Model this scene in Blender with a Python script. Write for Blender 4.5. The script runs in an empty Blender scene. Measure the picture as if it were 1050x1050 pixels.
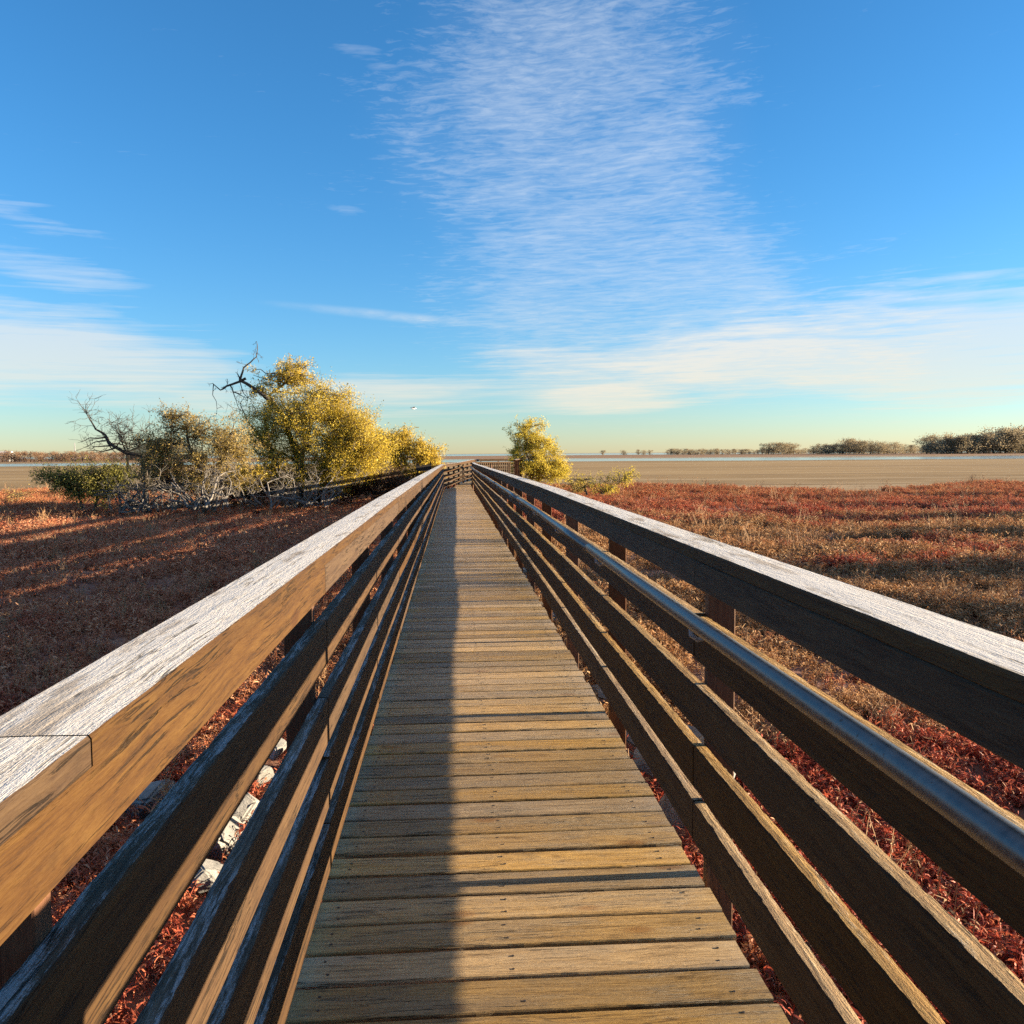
import bpy, bmesh, math, random
import numpy as np
from mathutils import Vector, Matrix
random.seed(11); rng = np.random.default_rng(11)
R = math.radians
S = bpy.context.scene
COL = S.collection

# ------------------------------------------------------------------ render / view
S.render.engine = 'CYCLES'
S.view_settings.view_transform = 'Standard'
S.view_settings.look = 'None'
S.view_settings.gamma = 1
EXPO = 2.28
S.view_settings.exposure = EXPO
S.cycles.max_bounces = 4
S.cycles.diffuse_bounces = 2
S.cycles.use_adaptive_sampling = True
S.cycles.adaptive_threshold = .012
S.cycles.use_denoising = False
S.cycles.glossy_bounces = 2
S.cycles.transmission_bounces = 3
S.cycles.transparent_max_bounces = 6

# ------------------------------------------------------------------ camera
HC = 1.38
FPX = 900.0                      # focal length in pixels of the 1050 px photograph
cam = bpy.data.cameras.new('camera'); camo = bpy.data.objects.new('camera', cam); COL.objects.link(camo)
cam.sensor_width = 36; cam.lens = 36*FPX/1050; cam.clip_start = .02; cam.clip_end = 60000
YAW, PITCH, ROLL = R(3.75), R(3.81), R(-.4)
CM = Matrix.Rotation(-YAW, 4, 'Z') @ Matrix.Rotation(R(90)-PITCH, 4, 'X') @ Matrix.Rotation(ROLL, 4, 'Z')
camo.matrix_world = Matrix.Translation((0, 0, HC)) @ CM
S.camera = camo
GZ = -.75                        # level of the marsh ground under the deck

def ray(px, py):
    return (CM.to_3x3() @ Vector(((px-525)/FPX, -(py-525)/FPX, -1))).normalized()
def at(px, py, Y):               # the point seen at a photo pixel, Y metres ahead
    d = ray(px, py); t = Y/d.y
    return Vector((d.x*t, Y, HC+d.z*t))
def on_ground(px, py, z=GZ):
    d = ray(px, py); t = (z-HC)/d.z
    return Vector((d.x*t, d.y*t, z))

# ------------------------------------------------------------------ object helpers
def tag(o, label=None, cat=None, group=None, kind=None):
    if label: o['label'] = label
    if cat: o['category'] = cat
    if group: o['group'] = group
    if kind: o['kind'] = kind
    return o
def thing(name, label, cat, loc=(0, 0, 0), rotz=0, group=None):
    o = bpy.data.objects.new(name, None); COL.objects.link(o)
    o.location = loc; o.rotation_euler = (0, 0, rotz); o.empty_display_size = .2
    return tag(o, label, cat, group)
def mesh_obj(name, verts, faces, mats, parent=None, mi=None, smooth=False, link=True, fattr=None):
    me = bpy.data.meshes.new(name)
    me.from_pydata([tuple(v) for v in verts] if not isinstance(verts, np.ndarray) else verts.tolist(), [], faces if not isinstance(faces, np.ndarray) else faces.tolist())
    for m in (mats if isinstance(mats, (list, tuple)) else [mats]): me.materials.append(m)
    if mi is not None: me.polygons.foreach_set('material_index', np.asarray(mi, dtype=np.int32))
    if smooth: me.polygons.foreach_set('use_smooth', np.ones(len(me.polygons), dtype=bool))
    if fattr is not None:
        a = me.attributes.new('rnd', 'FLOAT', 'FACE'); a.data.foreach_set('value', np.asarray(fattr, dtype=np.float32))
    me.update()
    o = bpy.data.objects.new(name, me)
    if link: COL.objects.link(o)
    if parent is not None: o.parent = parent
    return o
class MB:
    """gathers shapes into one mesh"""
    def __init__(s): s.v = []; s.f = []; s.m = []; s.a = []
    def add(s, vs, fs, m=0, a=0.0):
        b = len(s.v); s.v += [tuple(v) for v in vs]; s.f += [tuple(i+b for i in f) for f in fs]
        s.m += [m]*len(fs) if not isinstance(m, list) else m; s.a += [a]*len(fs)
    def box(s, x0, x1, y0, y1, z0, z1, m=0, a=0.0):
        s.add([(x0,y0,z0),(x1,y0,z0),(x1,y1,z0),(x0,y1,z0),(x0,y0,z1),(x1,y0,z1),(x1,y1,z1),(x0,y1,z1)],
              [(0,3,2,1),(4,5,6,7),(0,1,5,4),(1,2,6,5),(2,3,7,6),(3,0,4,7)], m, a)
    def tube(s, pts, rad, n=6, m=0, a=0.0, caps=True):
        pts = [Vector(p) for p in pts]; k = len(pts); vs = []; fs = []
        up = Vector((0, 0, 1)); prev = None
        for i, p in enumerate(pts):
            t = (pts[min(i+1, k-1)]-pts[max(i-1, 0)]).normalized()
            u = prev - t*prev.dot(t) if prev is not None else (up.cross(t) if abs(t.z) < .95 else Vector((1, 0, 0)).cross(t))
            if u.length < 1e-6: u = t.orthogonal()
            u.normalize(); prev = u; w = t.cross(u)
            r = rad[i] if hasattr(rad, '__len__') else rad
            for j in range(n):
                an = 2*math.pi*j/n
                vs.append(p + u*(r*math.cos(an)) + w*(r*math.sin(an)))
        for i in range(k-1):
            for j in range(n):
                fs.append((i*n+j, i*n+(j+1) % n, (i+1)*n+(j+1) % n, (i+1)*n+j))
        if caps: fs.append(tuple(reversed(range(n)))); fs.append(tuple(range((k-1)*n, k*n)))
        s.add(vs, fs, m, a)
    def build(s, name, mats, parent=None, smooth=False, link=True):
        return mesh_obj(name, s.v, s.f, mats, parent, s.m, smooth, link, s.a)

# ------------------------------------------------------------------ materials
def newmat(name):
    m = bpy.data.materials.new(name); m.use_nodes = True
    nt = m.node_tree; b = nt.nodes['Principled BSDF']
    return m, nt, b
def N(nt, t, **kw):
    n = nt.nodes.new(t)
    for k, v in kw.items():
        if k.startswith('i_'):
            key = k[2:]; key = int(key) if key.isdigit() else key.replace('_', ' ')
            n.inputs[key].default_value = v
        else: setattr(n, k, v)
    return n
def ramp(nt, stops, interp='LINEAR'):
    r = nt.nodes.new('ShaderNodeValToRGB'); r.color_ramp.interpolation = interp
    el = r.color_ramp.elements
    el[0].position = stops[0][0]; el[0].color = (*stops[0][1], 1)
    el[1].position = stops[-1][0]; el[1].color = (*stops[-1][1], 1)
    for p, c in stops[1:-1]:
        e = el.new(p); e.color = (*c, 1)
    return r
def mixc(nt, fac, a, b, blend='MIX'):
    m = nt.nodes.new('ShaderNodeMix'); m.data_type = 'RGBA'; m.blend_type = blend; m.clamp_factor = True
    for sock, v in ((m.inputs[0], fac), (m.inputs[6], a), (m.inputs[7], b)):
        if isinstance(v, (int, float)): sock.default_value = v
        elif isinstance(v, tuple): sock.default_value = (*v, 1) if len(v) == 3 else v
        else: nt.links.new(v, sock)
    return m.outputs[2]
def mth(nt, op, a, b=None, c=None, clamp=False):
    m = nt.nodes.new('ShaderNodeMath'); m.operation = op; m.use_clamp = clamp
    for i, v in enumerate((a, b, c)):
        if v is None: continue
        if isinstance(v, (int, float)): m.inputs[i].default_value = v
        else: nt.links.new(v, m.inputs[i])
    return m.outputs[0]
def vmth(nt, op, a, b=None):
    m = nt.nodes.new('ShaderNodeVectorMath'); m.operation = op
    for i, v in enumerate((a, b)):
        if v is None: continue
        if isinstance(v, tuple): m.inputs[i].default_value = v
        else: nt.links.new(v, m.inputs[i])
    return m.outputs[0]
def noise(nt, vec, scale, detail=4, rough=.55, dist=0.0, out=0):
    n = N(nt, 'ShaderNodeTexNoise', i_Scale=scale, i_Detail=detail, i_Roughness=rough, i_Distortion=dist)
    nt.links.new(vec, n.inputs['Vector']); return n.outputs[out]
def maprange(nt, v, a, b, c=0.0, d=1.0, smooth=False):
    m = N(nt, 'ShaderNodeMapRange', i_1=a, i_2=b, i_3=c, i_4=d)
    if smooth: m.interpolation_type = 'SMOOTHSTEP'
    nt.links.new(v, m.inputs[0]); return m.outputs[0]

def wood(name, pale, brown, dark, axis='X', var=.5, frost=0.0, frostcol=(.72, .74, .78), crack=.5, bump=.5, rough=.75, frost_rng=(.35, .6), grey=None, greyamt=0., frost_grain=.5):
    """weathered planks: fibres along the local axis, rings, knots, stains, checks, optional hoar frost caught on the fibres"""
    m, nt, b = newmat(name); L = nt.links.new
    tc = N(nt, 'ShaderNodeTexCoord'); oi = N(nt, 'ShaderNodeObjectInfo'); at_ = N(nt, 'ShaderNodeAttribute', attribute_name='rnd')
    seed = mth(nt, 'ADD', mth(nt, 'MULTIPLY', oi.outputs['Random'], 37.), mth(nt, 'MULTIPLY', at_.outputs['Fac'], 91.))
    cs = N(nt, 'ShaderNodeCombineXYZ'); L(seed, cs.inputs[0]); L(mth(nt, 'MULTIPLY', seed, 1.7), cs.inputs[1]); L(mth(nt, 'MULTIPLY', seed, .63), cs.inputs[2])
    v = vmth(nt, 'ADD', tc.outputs['Object'], cs.outputs[0])
    wob = N(nt, 'ShaderNodeTexNoise', i_Scale=3., i_Detail=2.); L(v, wob.inputs['Vector'])
    v2 = vmth(nt, 'ADD', v, vmth(nt, 'MULTIPLY', vmth(nt, 'SUBTRACT', wob.outputs['Color'], (.5, .5, .5)), (.03, .03, .03)))
    def S3(a, c): return {'X': (a, c, c), 'Z': (c, c, a)}[axis]
    fine = noise(nt, vmth(nt, 'MULTIPLY', v2, S3(17., 200.)), 1., 4, .7)
    med = noise(nt, vmth(nt, 'MULTIPLY', v2, S3(3., 46.)), 1., 6, .68)
    rings = noise(nt, vmth(nt, 'MULTIPLY', v2, S3(.8, 13.)), 1., 2, .5, .5)
    big = noise(nt, vmth(nt, 'MULTIPLY', v, S3(1.6, 6.)), 1.3, 5, .65)
    ringw = mth(nt, 'PINGPONG', mth(nt, 'MULTIPLY', rings, 9.), .5)
    xf = noise(nt, vmth(nt, 'MULTIPLY', v2, S3(55., 560.)), 1., 2, .6)
    gl_ = noise(nt, vmth(nt, 'MULTIPLY', v2, S3(.7, 70.)), 1., 3, .55)
    glm = maprange(nt, mth(nt, 'ABSOLUTE', mth(nt, 'SUBTRACT', gl_, .5)), .0, .03, 1., 0.)
    fine = mth(nt, 'ADD', mth(nt, 'MULTIPLY', fine, .62), mth(nt, 'MULTIPLY', xf, .38))
    t = mth(nt, 'ADD', mth(nt, 'ADD', mth(nt, 'MULTIPLY', fine, .55), mth(nt, 'MULTIPLY', med, .42)), mth(nt, 'ADD', mth(nt, 'MULTIPLY', ringw, .20), mth(nt, 'MULTIPLY', big, .20)))
    t = mth(nt, 'SUBTRACT', t, mth(nt, 'MULTIPLY', glm, .07))
    rp = ramp(nt, [(.43, dark), (.58, brown), (.82, pale)]); L(t, rp.inputs[0])
    col = rp.outputs[0]
    if greyamt:
        col = mixc(nt, mth(nt, 'MULTIPLY', maprange(nt, mth(nt, 'ADD', mth(nt, 'MULTIPLY', big, .7), mth(nt, 'MULTIPLY', med, .3)), .42, .60, 0., 1., True), greyamt), col, mixc(nt, fine, tuple(c*.45 for c in grey), grey))
    # knots with a dark eye
    vo = N(nt, 'ShaderNodeTexVoronoi', i_Scale=1., feature='F1'); L(vmth(nt, 'MULTIPLY', v2, S3(2.4, 6.)), vo.inputs['Vector'])
    kn = maprange(nt, vo.outputs['Distance'], .07, .17, 1., 0., True)
    col = mixc(nt, mth(nt, 'MULTIPLY', kn, .7), col, (brown[0]*.75, brown[1]*.6, brown[2]*.5))
    # blotchy stains
    st = noise(nt, vmth(nt, 'MULTIPLY', v, S3(4., 9.)), 1., 5, .7)
    col = mixc(nt, mth(nt, 'MULTIPLY', maprange(nt, st, .56, .72, 0., 1., True), .4), col, tuple(c*1.2 for c in dark))
    # per-board tone
    h = mth(nt, 'FRACT', mth(nt, 'MULTIPLY', seed, 7.31))
    hs = N(nt, 'ShaderNodeHueSaturation'); L(col, hs.inputs['Color']); L(mth(nt, 'ADD', 1.-var*.5, mth(nt, 'MULTIPLY', h, var)), hs.inputs['Value'])
    h2 = mth(nt, 'FRACT', mth(nt, 'MULTIPLY', seed, 3.77)); L(mth(nt, 'ADD', .8, mth(nt, 'MULTIPLY', h2, .35)), hs.inputs['Saturation'])
    col = hs.outputs[0]
    # checks along the grain
    cn = noise(nt, vmth(nt, 'MULTIPLY', v2, S3(.9, 40.)), 1., 5, .6, .15)
    ck = maprange(nt, mth(nt, 'ABSOLUTE', mth(nt, 'SUBTRACT', cn, .5)), .004, .022, 1., 0.)
    ckm = mth(nt, 'MULTIPLY', ck, maprange(nt, big, .46, .60))
    col = mixc(nt, mth(nt, 'MULTIPLY', ckm, crack), col, tuple(c*.16 for c in brown))
    ht = mth(nt, 'SUBTRACT', mth(nt, 'ADD', mth(nt, 'MULTIPLY', fine, .8), mth(nt, 'ADD', med, mth(nt, 'MULTIPLY', ringw, .3))), mth(nt, 'MULTIPLY', ckm, 1.4))
    if frost > 0:
        fp = noise(nt, v, 260., 2, .75)
        f1 = mth(nt, 'ADD', mth(nt, 'ADD', mth(nt, 'MULTIPLY', fine, .30*frost_grain*2), mth(nt, 'MULTIPLY', med, .40*frost_grain*2)), mth(nt, 'ADD', mth(nt, 'MULTIPLY', fp, .3*(1.-frost_grain)*2), mth(nt, 'MULTIPLY', big, .25)))
        f1 = maprange(nt, f1, frost_rng[0], frost_rng[1], 0., 1., True)
        bare = noise(nt, vmth(nt, 'MULTIPLY', v, S3(2.2, 11.)), 1., 5, .62)
        f1 = mth(nt, 'MULTIPLY', f1, maprange(nt, bare, .37, .47, .3, 1., True))
        f1 = mth(nt, 'MULTIPLY', mth(nt, 'MULTIPLY', f1, frost), mth(nt, 'SUBTRACT', 1., mth(nt, 'MULTIPLY', ckm, .9)))
        col = mixc(nt, f1, col, mixc(nt, maprange(nt, fp, .3, .7), tuple(c*.8 for c in frostcol), frostcol))
        ht = mth(nt, 'ADD', ht, mth(nt, 'MULTIPLY', fp, .4))
    L(col, b.inputs['Base Color']); b.inputs['Roughness'].default_value = rough
    b.inputs['Specular IOR Level'].default_value = .25
    bp = N(nt, 'ShaderNodeBump', i_Strength=bump, i_Distance=.004); L(ht, bp.inputs['Height']); L(bp.outputs[0], b.inputs['Normal'])
    return m
M = {}
M['rail'] = wood('rail_wood', (0.07252, 0.03848, 0.01147), (0.0407, 0.01813, 0.004588), (0.01036, 0.00444, 0.00185), var=.3, crack=.7, bump=.9)
M['rail_top'] = wood('rail_top_wood', (.50, .34, .15), (.30, .18, .075), (.05, .03, .015), var=.3, frost=.5, frostcol=(.62, .57, .48), crack=1., bump=1., frost_rng=(.73, .86), frost_grain=.7)
M['rail_top_frost'] = wood('frosted_rail_top_wood', (.13, .105, .075), (.055, .042, .028), (.016, .012, .008), var=.3, frost=.6, frostcol=(.42, .45, .49), crack=1., bump=1., frost_rng=(.73, .84), frost_grain=.8)
M['cap_top'] = wood('frosted_cap_wood', (.42, .35, .27), (.24, .19, .14), (.07, .05, .035), var=.12, frost=.97, frostcol=(0.616, 0.5852, 0.5456), crack=1., bump=.8, frost_rng=(.40, .60), frost_grain=.45)
M['post'] = wood('post_wood', (.13, .058, .024), (.08, .032, .014), (.03, .012, .006), axis='Z', var=.3)
M['deck'] = wood('deck_wood', (.62, .42, .19), (.36, .23, .10), (.06, .04, .022), var=.6, crack=1., bump=.8, rough=.5, grey=(.33, .265, .195), greyamt=.5)
M['joist'] = wood('joist_wood', (.12, .08, .05), (.08, .05, .03), (.04, .026, .016), var=.3)

def plain(name, col, rough=.6, metal=0.0, nscale=0, col2=None, bump=0.0):
    m, nt, b = newmat(name)
    b.inputs['Base Color'].default_value = (*col, 1); b.inputs['Roughness'].default_value = rough; b.inputs['Metallic'].default_value = metal
    if nscale:
        tc = N(nt, 'ShaderNodeTexCoord'); n = noise(nt, tc.outputs['Object'], nscale, 6, .65)
        r = ramp(nt, [(.35, col), (.65, col2)]); nt.links.new(n, r.inputs[0]); nt.links.new(r.outputs[0], b.inputs['Base Color'])
        if bump:
            bp = N(nt, 'ShaderNodeBump', i_Strength=bump, i_Distance=.02); nt.links.new(n, bp.inputs['Height']); nt.links.new(bp.outputs[0], b.inputs['Normal'])
    return m
M['nail'] = plain('rusty_nail', (.03, .022, .018), .6)
M['rock'] = plain('pale_rock', (.13, .13, .132), .9, 0, 9., (.27, .265, .255), .8)
M['shingle'] = plain('shingle_roof', (.05, .055, .035), .8, 0, 9., (.10, .10, .06), .5)
M['darkwood'] = plain('dark_timber', (.014, .011, .009), .85, 0, 8., (.032, .024, .018), .3)
M['white_wall'] = plain('white_wall', (.7, .7, .68), .7)
M['mast'] = plain('mast_steel', (.25, .25, .26), .5)
M['gull_white'] = plain('gull_white', (.8, .8, .8), .7)
M['gull_grey'] = plain('gull_grey', (.12, .13, .15), .7)

def steel():
    m, nt, b = newmat('galvanised_pipe'); L = nt.links.new
    tc = N(nt, 'ShaderNodeTexCoord')
    n = noise(nt, vmth(nt, 'MULTIPLY', tc.outputs['Object'], (3., 20., 20.)), 1.6, 5, .6)
    sp = noise(nt, tc.outputs['Object'], 42., 2, .5)
    r = ramp(nt, [(.3, (.11, .10, .095)), (.7, (.18, .165, .155))]); L(n, r.inputs[0])
    col = mixc(nt, maprange(nt, sp, .70, .76), r.outputs[0], (.10, .05, .03))
    L(col, b.inputs['Base Color']); b.inputs['Metallic'].default_value = .75
    L(maprange(nt, n, .3, .7, .30, .44), b.inputs['Roughness'])
    return m
M['pipe'] = steel()

def leafmat(name, stops, trans=.35, rough=.6, patch=None):
    """stops: colour by each leaf's own random tone; patch: (noise scale, colour, amount) for natural patches over the ground"""
    m, nt, b = newmat(name); L = nt.links.new
    at_ = N(nt, 'ShaderNodeAttribute', attribute_name='rnd'); oi = N(nt, 'ShaderNodeObjectInfo')
    f = mth(nt, 'FRACT', mth(nt, 'ADD', at_.outputs['Fac'], mth(nt, 'MULTIPLY', oi.outputs['Random'], .0 if patch is None else .35)))
    r = ramp(nt, stops); L(f if patch else at_.outputs['Fac'], r.inputs[0]); col = r.outputs[0]
    if patch:
        g = N(nt, 'ShaderNodeNewGeometry')
        col = patch(nt, g.outputs['Position'], col, at_.outputs['Fac'])
    L(col, b.inputs['Base Color']); b.inputs['Roughness'].default_value = rough; b.inputs['Specular IOR Level'].default_value = .2
    tr = N(nt, 'ShaderNodeBsdfTranslucent'); L(col, tr.inputs['Color'])
    mx = N(nt, 'ShaderNodeMixShader', i_0=trans); L(b.outputs[0], mx.inputs[1]); L(tr.outputs[0], mx.inputs[2])
    L(mx.outputs[0], nt.nodes['Material Output'].inputs['Surface'])
    return m
M['yellow_leaf'] = leafmat('yellow_leaf', [(0, (.19, .16, .03)), (.4, (.44, .33, .04)), (.75, (.60, .44, .05)), (1, (.56, .46, .11))], .42)
M['gold_leaf'] = leafmat('gold_leaf', [(0, (.22, .18, .03)), (.5, (.50, .36, .045)), (1, (.66, .50, .11))], .42)
M['olive_leaf'] = leafmat('olive_leaf', [(0, (.16, .12, .035)), (.5, (.33, .24, .07)), (1, (.50, .38, .15))], .45)
M['lime_leaf'] = leafmat('lime_leaf', [(0, (.25, .21, .03)), (.5, (.54, .43, .05)), (1, (.68, .54, .09))], .45)
M['green_leaf'] = leafmat('green_leaf', [(0, (.09, .092, .02)), (.5, (.19, .18, .04)), (1, (.36, .31, .09))], .4)
M['far_leaf'] = leafmat('far_leaf', [(0, (0.144, 0.1152, 0.0684)), (.5, (0.2592, 0.2088, 0.1296)), (1, (0.3744, 0.3096, 0.2088))], .45)
M['far_brown_leaf'] = leafmat('far_brown_leaf', [(0, (.15, .09, .055)), (.5, (.25, .15, .085)), (1, (.36, .23, .14))], .3)
M['bark'] = plain('dark_bark', (.035, .028, .022), .9, 0, 14., (.085, .068, .052), .6)
M['dead'] = plain('silver_deadwood', (.085, .075, .066), .85, 0, 11., (.20, .18, .16), .4)
M['twig'] = plain('tan_twig_bark', (.075, .058, .042), .9, 0, 12., (.15, .12, .085), .4)

def marsh_patch(nt, P, col, rnd):
    """red succulents near the walk and along the shore, tan dry stands between"""
    L = nt.links.new
    n1 = noise(nt, vmth(nt, 'MULTIPLY', P, (.16, .42, 0.)), 1., 4, .6)
    n2 = noise(nt, vmth(nt, 'MULTIPLY', P, (.9, 1.3, 0.)), 1., 3, .6)
    sx = N(nt, 'ShaderNodeSeparateXYZ'); L(P, sx.inputs[0])
    y = sx.outputs[1]
    # the dry stand lies between about 6 and 26 m ahead; the belt by the shore is red
    band = mth(nt, 'MULTIPLY', maprange(nt, y, 3., 9., 0., 1., True), maprange(nt, y, 20., 33., 1., 0., True))
    f = maprange(nt, mth(nt, 'ADD', mth(nt, 'ADD', mth(nt, 'MULTIPLY', n1, .75), mth(nt, 'MULTIPLY', n2, .35)), mth(nt, 'MULTIPLY', band, .22)), .61, .73, 0., 1., True)
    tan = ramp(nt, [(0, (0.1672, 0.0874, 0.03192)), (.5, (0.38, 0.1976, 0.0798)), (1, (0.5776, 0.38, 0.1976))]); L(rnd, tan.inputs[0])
    lefty = maprange(nt, sx.outputs[0], -4., 1., .34, .92)  # less tan on the left, reddening the rail shade there by colour
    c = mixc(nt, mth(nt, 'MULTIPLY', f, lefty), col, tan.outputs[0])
    # paler red painted in west of the walk, lifting the rail shade
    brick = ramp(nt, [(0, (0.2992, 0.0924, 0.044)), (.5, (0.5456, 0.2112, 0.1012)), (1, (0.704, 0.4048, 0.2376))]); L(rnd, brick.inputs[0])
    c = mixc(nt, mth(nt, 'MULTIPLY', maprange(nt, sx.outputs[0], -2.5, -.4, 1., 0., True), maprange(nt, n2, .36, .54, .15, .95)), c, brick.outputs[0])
    # rime still on the plants in the shade right beside the walk
    n3 = noise(nt, vmth(nt, 'MULTIPLY', P, (3., 3., 0.)), 1., 3, .6)
    rime = mth(nt, 'MULTIPLY', mth(nt, 'MULTIPLY', maprange(nt, y, 1.3, 2.7, 1., 0., True), maprange(nt, n3, .38, .56, 0., 1., True)), .65)
    c = mixc(nt, rime, c, (.36, .27, .25))
    far = maprange(nt, y, 24., 42., 0., 1., True)
    rust = ramp(nt, [(0, (0.204, 0.06375, 0.0238)), (.5, (0.3995, 0.1615, 0.0595)), (1, (0.544, 0.3315, 0.153))]); L(rnd, rust.inputs[0])
    return mixc(nt, mth(nt, 'MULTIPLY', mth(nt, 'MULTIPLY', far, .85), maprange(nt, n2, .36, .58, .2, 1.)), c, rust.outputs[0])
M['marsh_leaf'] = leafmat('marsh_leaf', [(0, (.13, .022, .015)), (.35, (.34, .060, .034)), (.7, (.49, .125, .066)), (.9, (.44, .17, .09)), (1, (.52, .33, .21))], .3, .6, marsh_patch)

def soil():
    m, nt, b = newmat('marsh_soil'); L = nt.links.new
    g = N(nt, 'ShaderNodeNewGeometry'); P = g.outputs['Position']
    n = noise(nt, P, 9., 7, .7); n2 = noise(nt, P, .5, 3, .5)
    r = ramp(nt, [(.3, (.09, .042, .026)), (.55, (.25, .11, .062)), (.75, (.44, .25, .15))]); L(n, r.inputs[0])
    col = mixc(nt, maprange(nt, n2, .4, .6), r.outputs[0], (.17, .07, .045)); L(col, b.inputs['Base Color']); b.inputs['Roughness'].default_value = .95
    bp = N(nt, 'ShaderNodeBump', i_Strength=.8, i_Distance=.05); L(n, bp.inputs['Height']); L(bp.outputs[0], b.inputs['Normal'])
    return m
M['soil'] = soil()
def mud():
    m, nt, b = newmat('mudflat'); L = nt.links.new
    g = N(nt, 'ShaderNodeNewGeometry'); P = g.outputs['Position']
    n = noise(nt, vmth(nt, 'MULTIPLY', P, (.004, .022, 1.)), 1., 7, .65, .3)
    n3 = noise(nt, vmth(nt, 'MULTIPLY', P, (.15, .5, 1.)), 1., 6, .65)
    t = mth(nt, 'ADD', mth(nt, 'MULTIPLY', n, .7), mth(nt, 'MULTIPLY', n3, .3))
    r = ramp(nt, [(.36, (0.1776, 0.1147, 0.0555)), (.48, (0.3034, 0.1998, 0.0962)), (.62, (0.3996, 0.2738, 0.1369))]); L(t, r.inputs[0]); col = r.outputs[0]
    sx = N(nt, 'ShaderNodeSeparateXYZ'); L(P, sx.inputs[0]); y = sx.outputs[1]
    sk = noise(nt, vmth(nt, 'MULTIPLY', P, (.006, .16, 1.)), 1., 5, .6, .2)
    col = mixc(nt, mth(nt, 'MULTIPLY', maprange(nt, sk, .55, .68, 0., 1., True), .6), col, (.15, .105, .066))
    col = mixc(nt, mth(nt, 'MULTIPLY', maprange(nt, sk, .44, .34, 0., 1., True), .5), col, (.56, .43, .27))
    # pale dried crust next to the plants, reddish flats beyond the water
    edge = mth(nt, 'MULTIPLY', maprange(nt, y, 48., 72., 1., 0., True), maprange(nt, n3, .4, .6))
    col = mixc(nt, mth(nt, 'MULTIPLY', edge, .6), col, (.42, .31, .19))
    far = maprange(nt, y, 330., 420., 0., 1., True)
    col = mixc(nt, mth(nt, 'MULTIPLY', far, .7), col, (.27, .155, .10))
    L(col, b.inputs['Base Color'])
    b.inputs['Roughness'].default_value = 1.; b.inputs['Specular IOR Level'].default_value = .05
    bp = N(nt, 'ShaderNodeBump', i_Strength=.4, i_Distance=.08); L(n3, bp.inputs['Height']); L(bp.outputs[0], b.inputs['Normal'])
    return m
M['mud'] = mud()
def water():
    m, nt, b = newmat('shallow_water'); L = nt.links.new
    b.inputs['Base Color'].default_value = (.10, .13, .16, 1); b.inputs['Roughness'].default_value = .12; b.inputs['Specular IOR Level'].default_value = .6
    g = N(nt, 'ShaderNodeNewGeometry')
    n = noise(nt, vmth(nt, 'MULTIPLY', g.outputs['Position'], (.4, 1.2, 1.)), 1., 3, .5)
    bp = N(nt, 'ShaderNodeBump', i_Strength=.12, i_Distance=.1); L(n, bp.inputs['Height']); L(bp.outputs[0], b.inputs['Normal'])
    return m
M['water'] = water()

# ------------------------------------------------------------------ sun and sky
SUN_T = .1436                     # rise per metre across the walk: reads off the rail shadows
SUN_AZ = R(0.7)                  # angle from +X towards +Y
sun_el = math.atan(SUN_T*math.cos(SUN_AZ))
sl = bpy.data.lights.new('sun', 'SUN'); sl.energy = 5.0; sl.angle = R(.5); sl.color = (1., .80, .54)
so = bpy.data.objects.new('sun', sl); COL.objects.link(so)
sd = Vector((math.cos(sun_el)*math.cos(SUN_AZ), math.cos(sun_el)*math.sin(SUN_AZ), math.sin(sun_el)))
so.rotation_euler = sd.to_track_quat('Z', 'Y').to_euler(); so.location = (60, 0, 20)

W = bpy.data.worlds.new('World'); S.world = W; W.use_nodes = True
W.cycles.sampling_method = 'NONE'
nt = W.node_tree; L = nt.links.new
bg = nt.nodes['Background']; SKY = .05; bg.inputs['Strength'].default_value = SKY
sky = N(nt, 'ShaderNodeTexSky'); sky.sky_type = 'NISHITA'; sky.sun_disc = False
sky.sun_elevation = sun_el; sky.sun_rotation = math.pi/2 - SUN_AZ
sky.air_density = 1.0; sky.dust_density = .6; sky.ozone_density = 3.0; sky.altitude = 1500
tc = N(nt, 'ShaderNodeTexCoord'); sx = N(nt, 'ShaderNodeSeparateXYZ'); L(tc.outputs['Generated'], sx.inputs[0])
az = mth(nt, 'ARCTAN2', sx.outputs[0], sx.outputs[1]); el = mth(nt, 'ARCSINE', sx.outputs[2])
hs = N(nt, 'ShaderNodeHueSaturation', i_Saturation=1.03, i_Value=1.0); L(vmth(nt, 'MULTIPLY', sky.outputs[0], (.66, 1.09, 1.27)), hs.inputs['Color'])
low = maprange(nt, el, -.02, .42, 1., 0., False)
low = mth(nt, 'POWER', low, 2.2)
skycol = mixc(nt, mth(nt, 'MULTIPLY', low, .8), hs.outputs[0], vmth(nt, 'MULTIPLY', hs.outputs[0], (1.75, .80, .60)))
ae = N(nt, 'ShaderNodeCombineXYZ'); L(az, ae.inputs[0]); L(el, ae.inputs[1])
lg = mth(nt, 'LOGARITHM', mth(nt, 'ADD', mth(nt, 'MAXIMUM', el, 0.), .10), math.e)
ac = N(nt, 'ShaderNodeCombineXYZ'); L(az, ac.inputs[0]); L(lg, ac.inputs[1])
def azel(px, py):
    d = ray(px, py); return math.atan2(d.x, d.y), math.asin(d.z)
wv = N(nt, 'ShaderNodeTexNoise', i_Scale=5., i_Detail=2.); L(ae.outputs[0], wv.inputs['Vector'])
warp = vmth(nt, 'MULTIPLY', vmth(nt, 'SUBTRACT', wv.outputs['Color'], (.5, .5, .5)), (1.1, 1.1, 0.))
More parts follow.
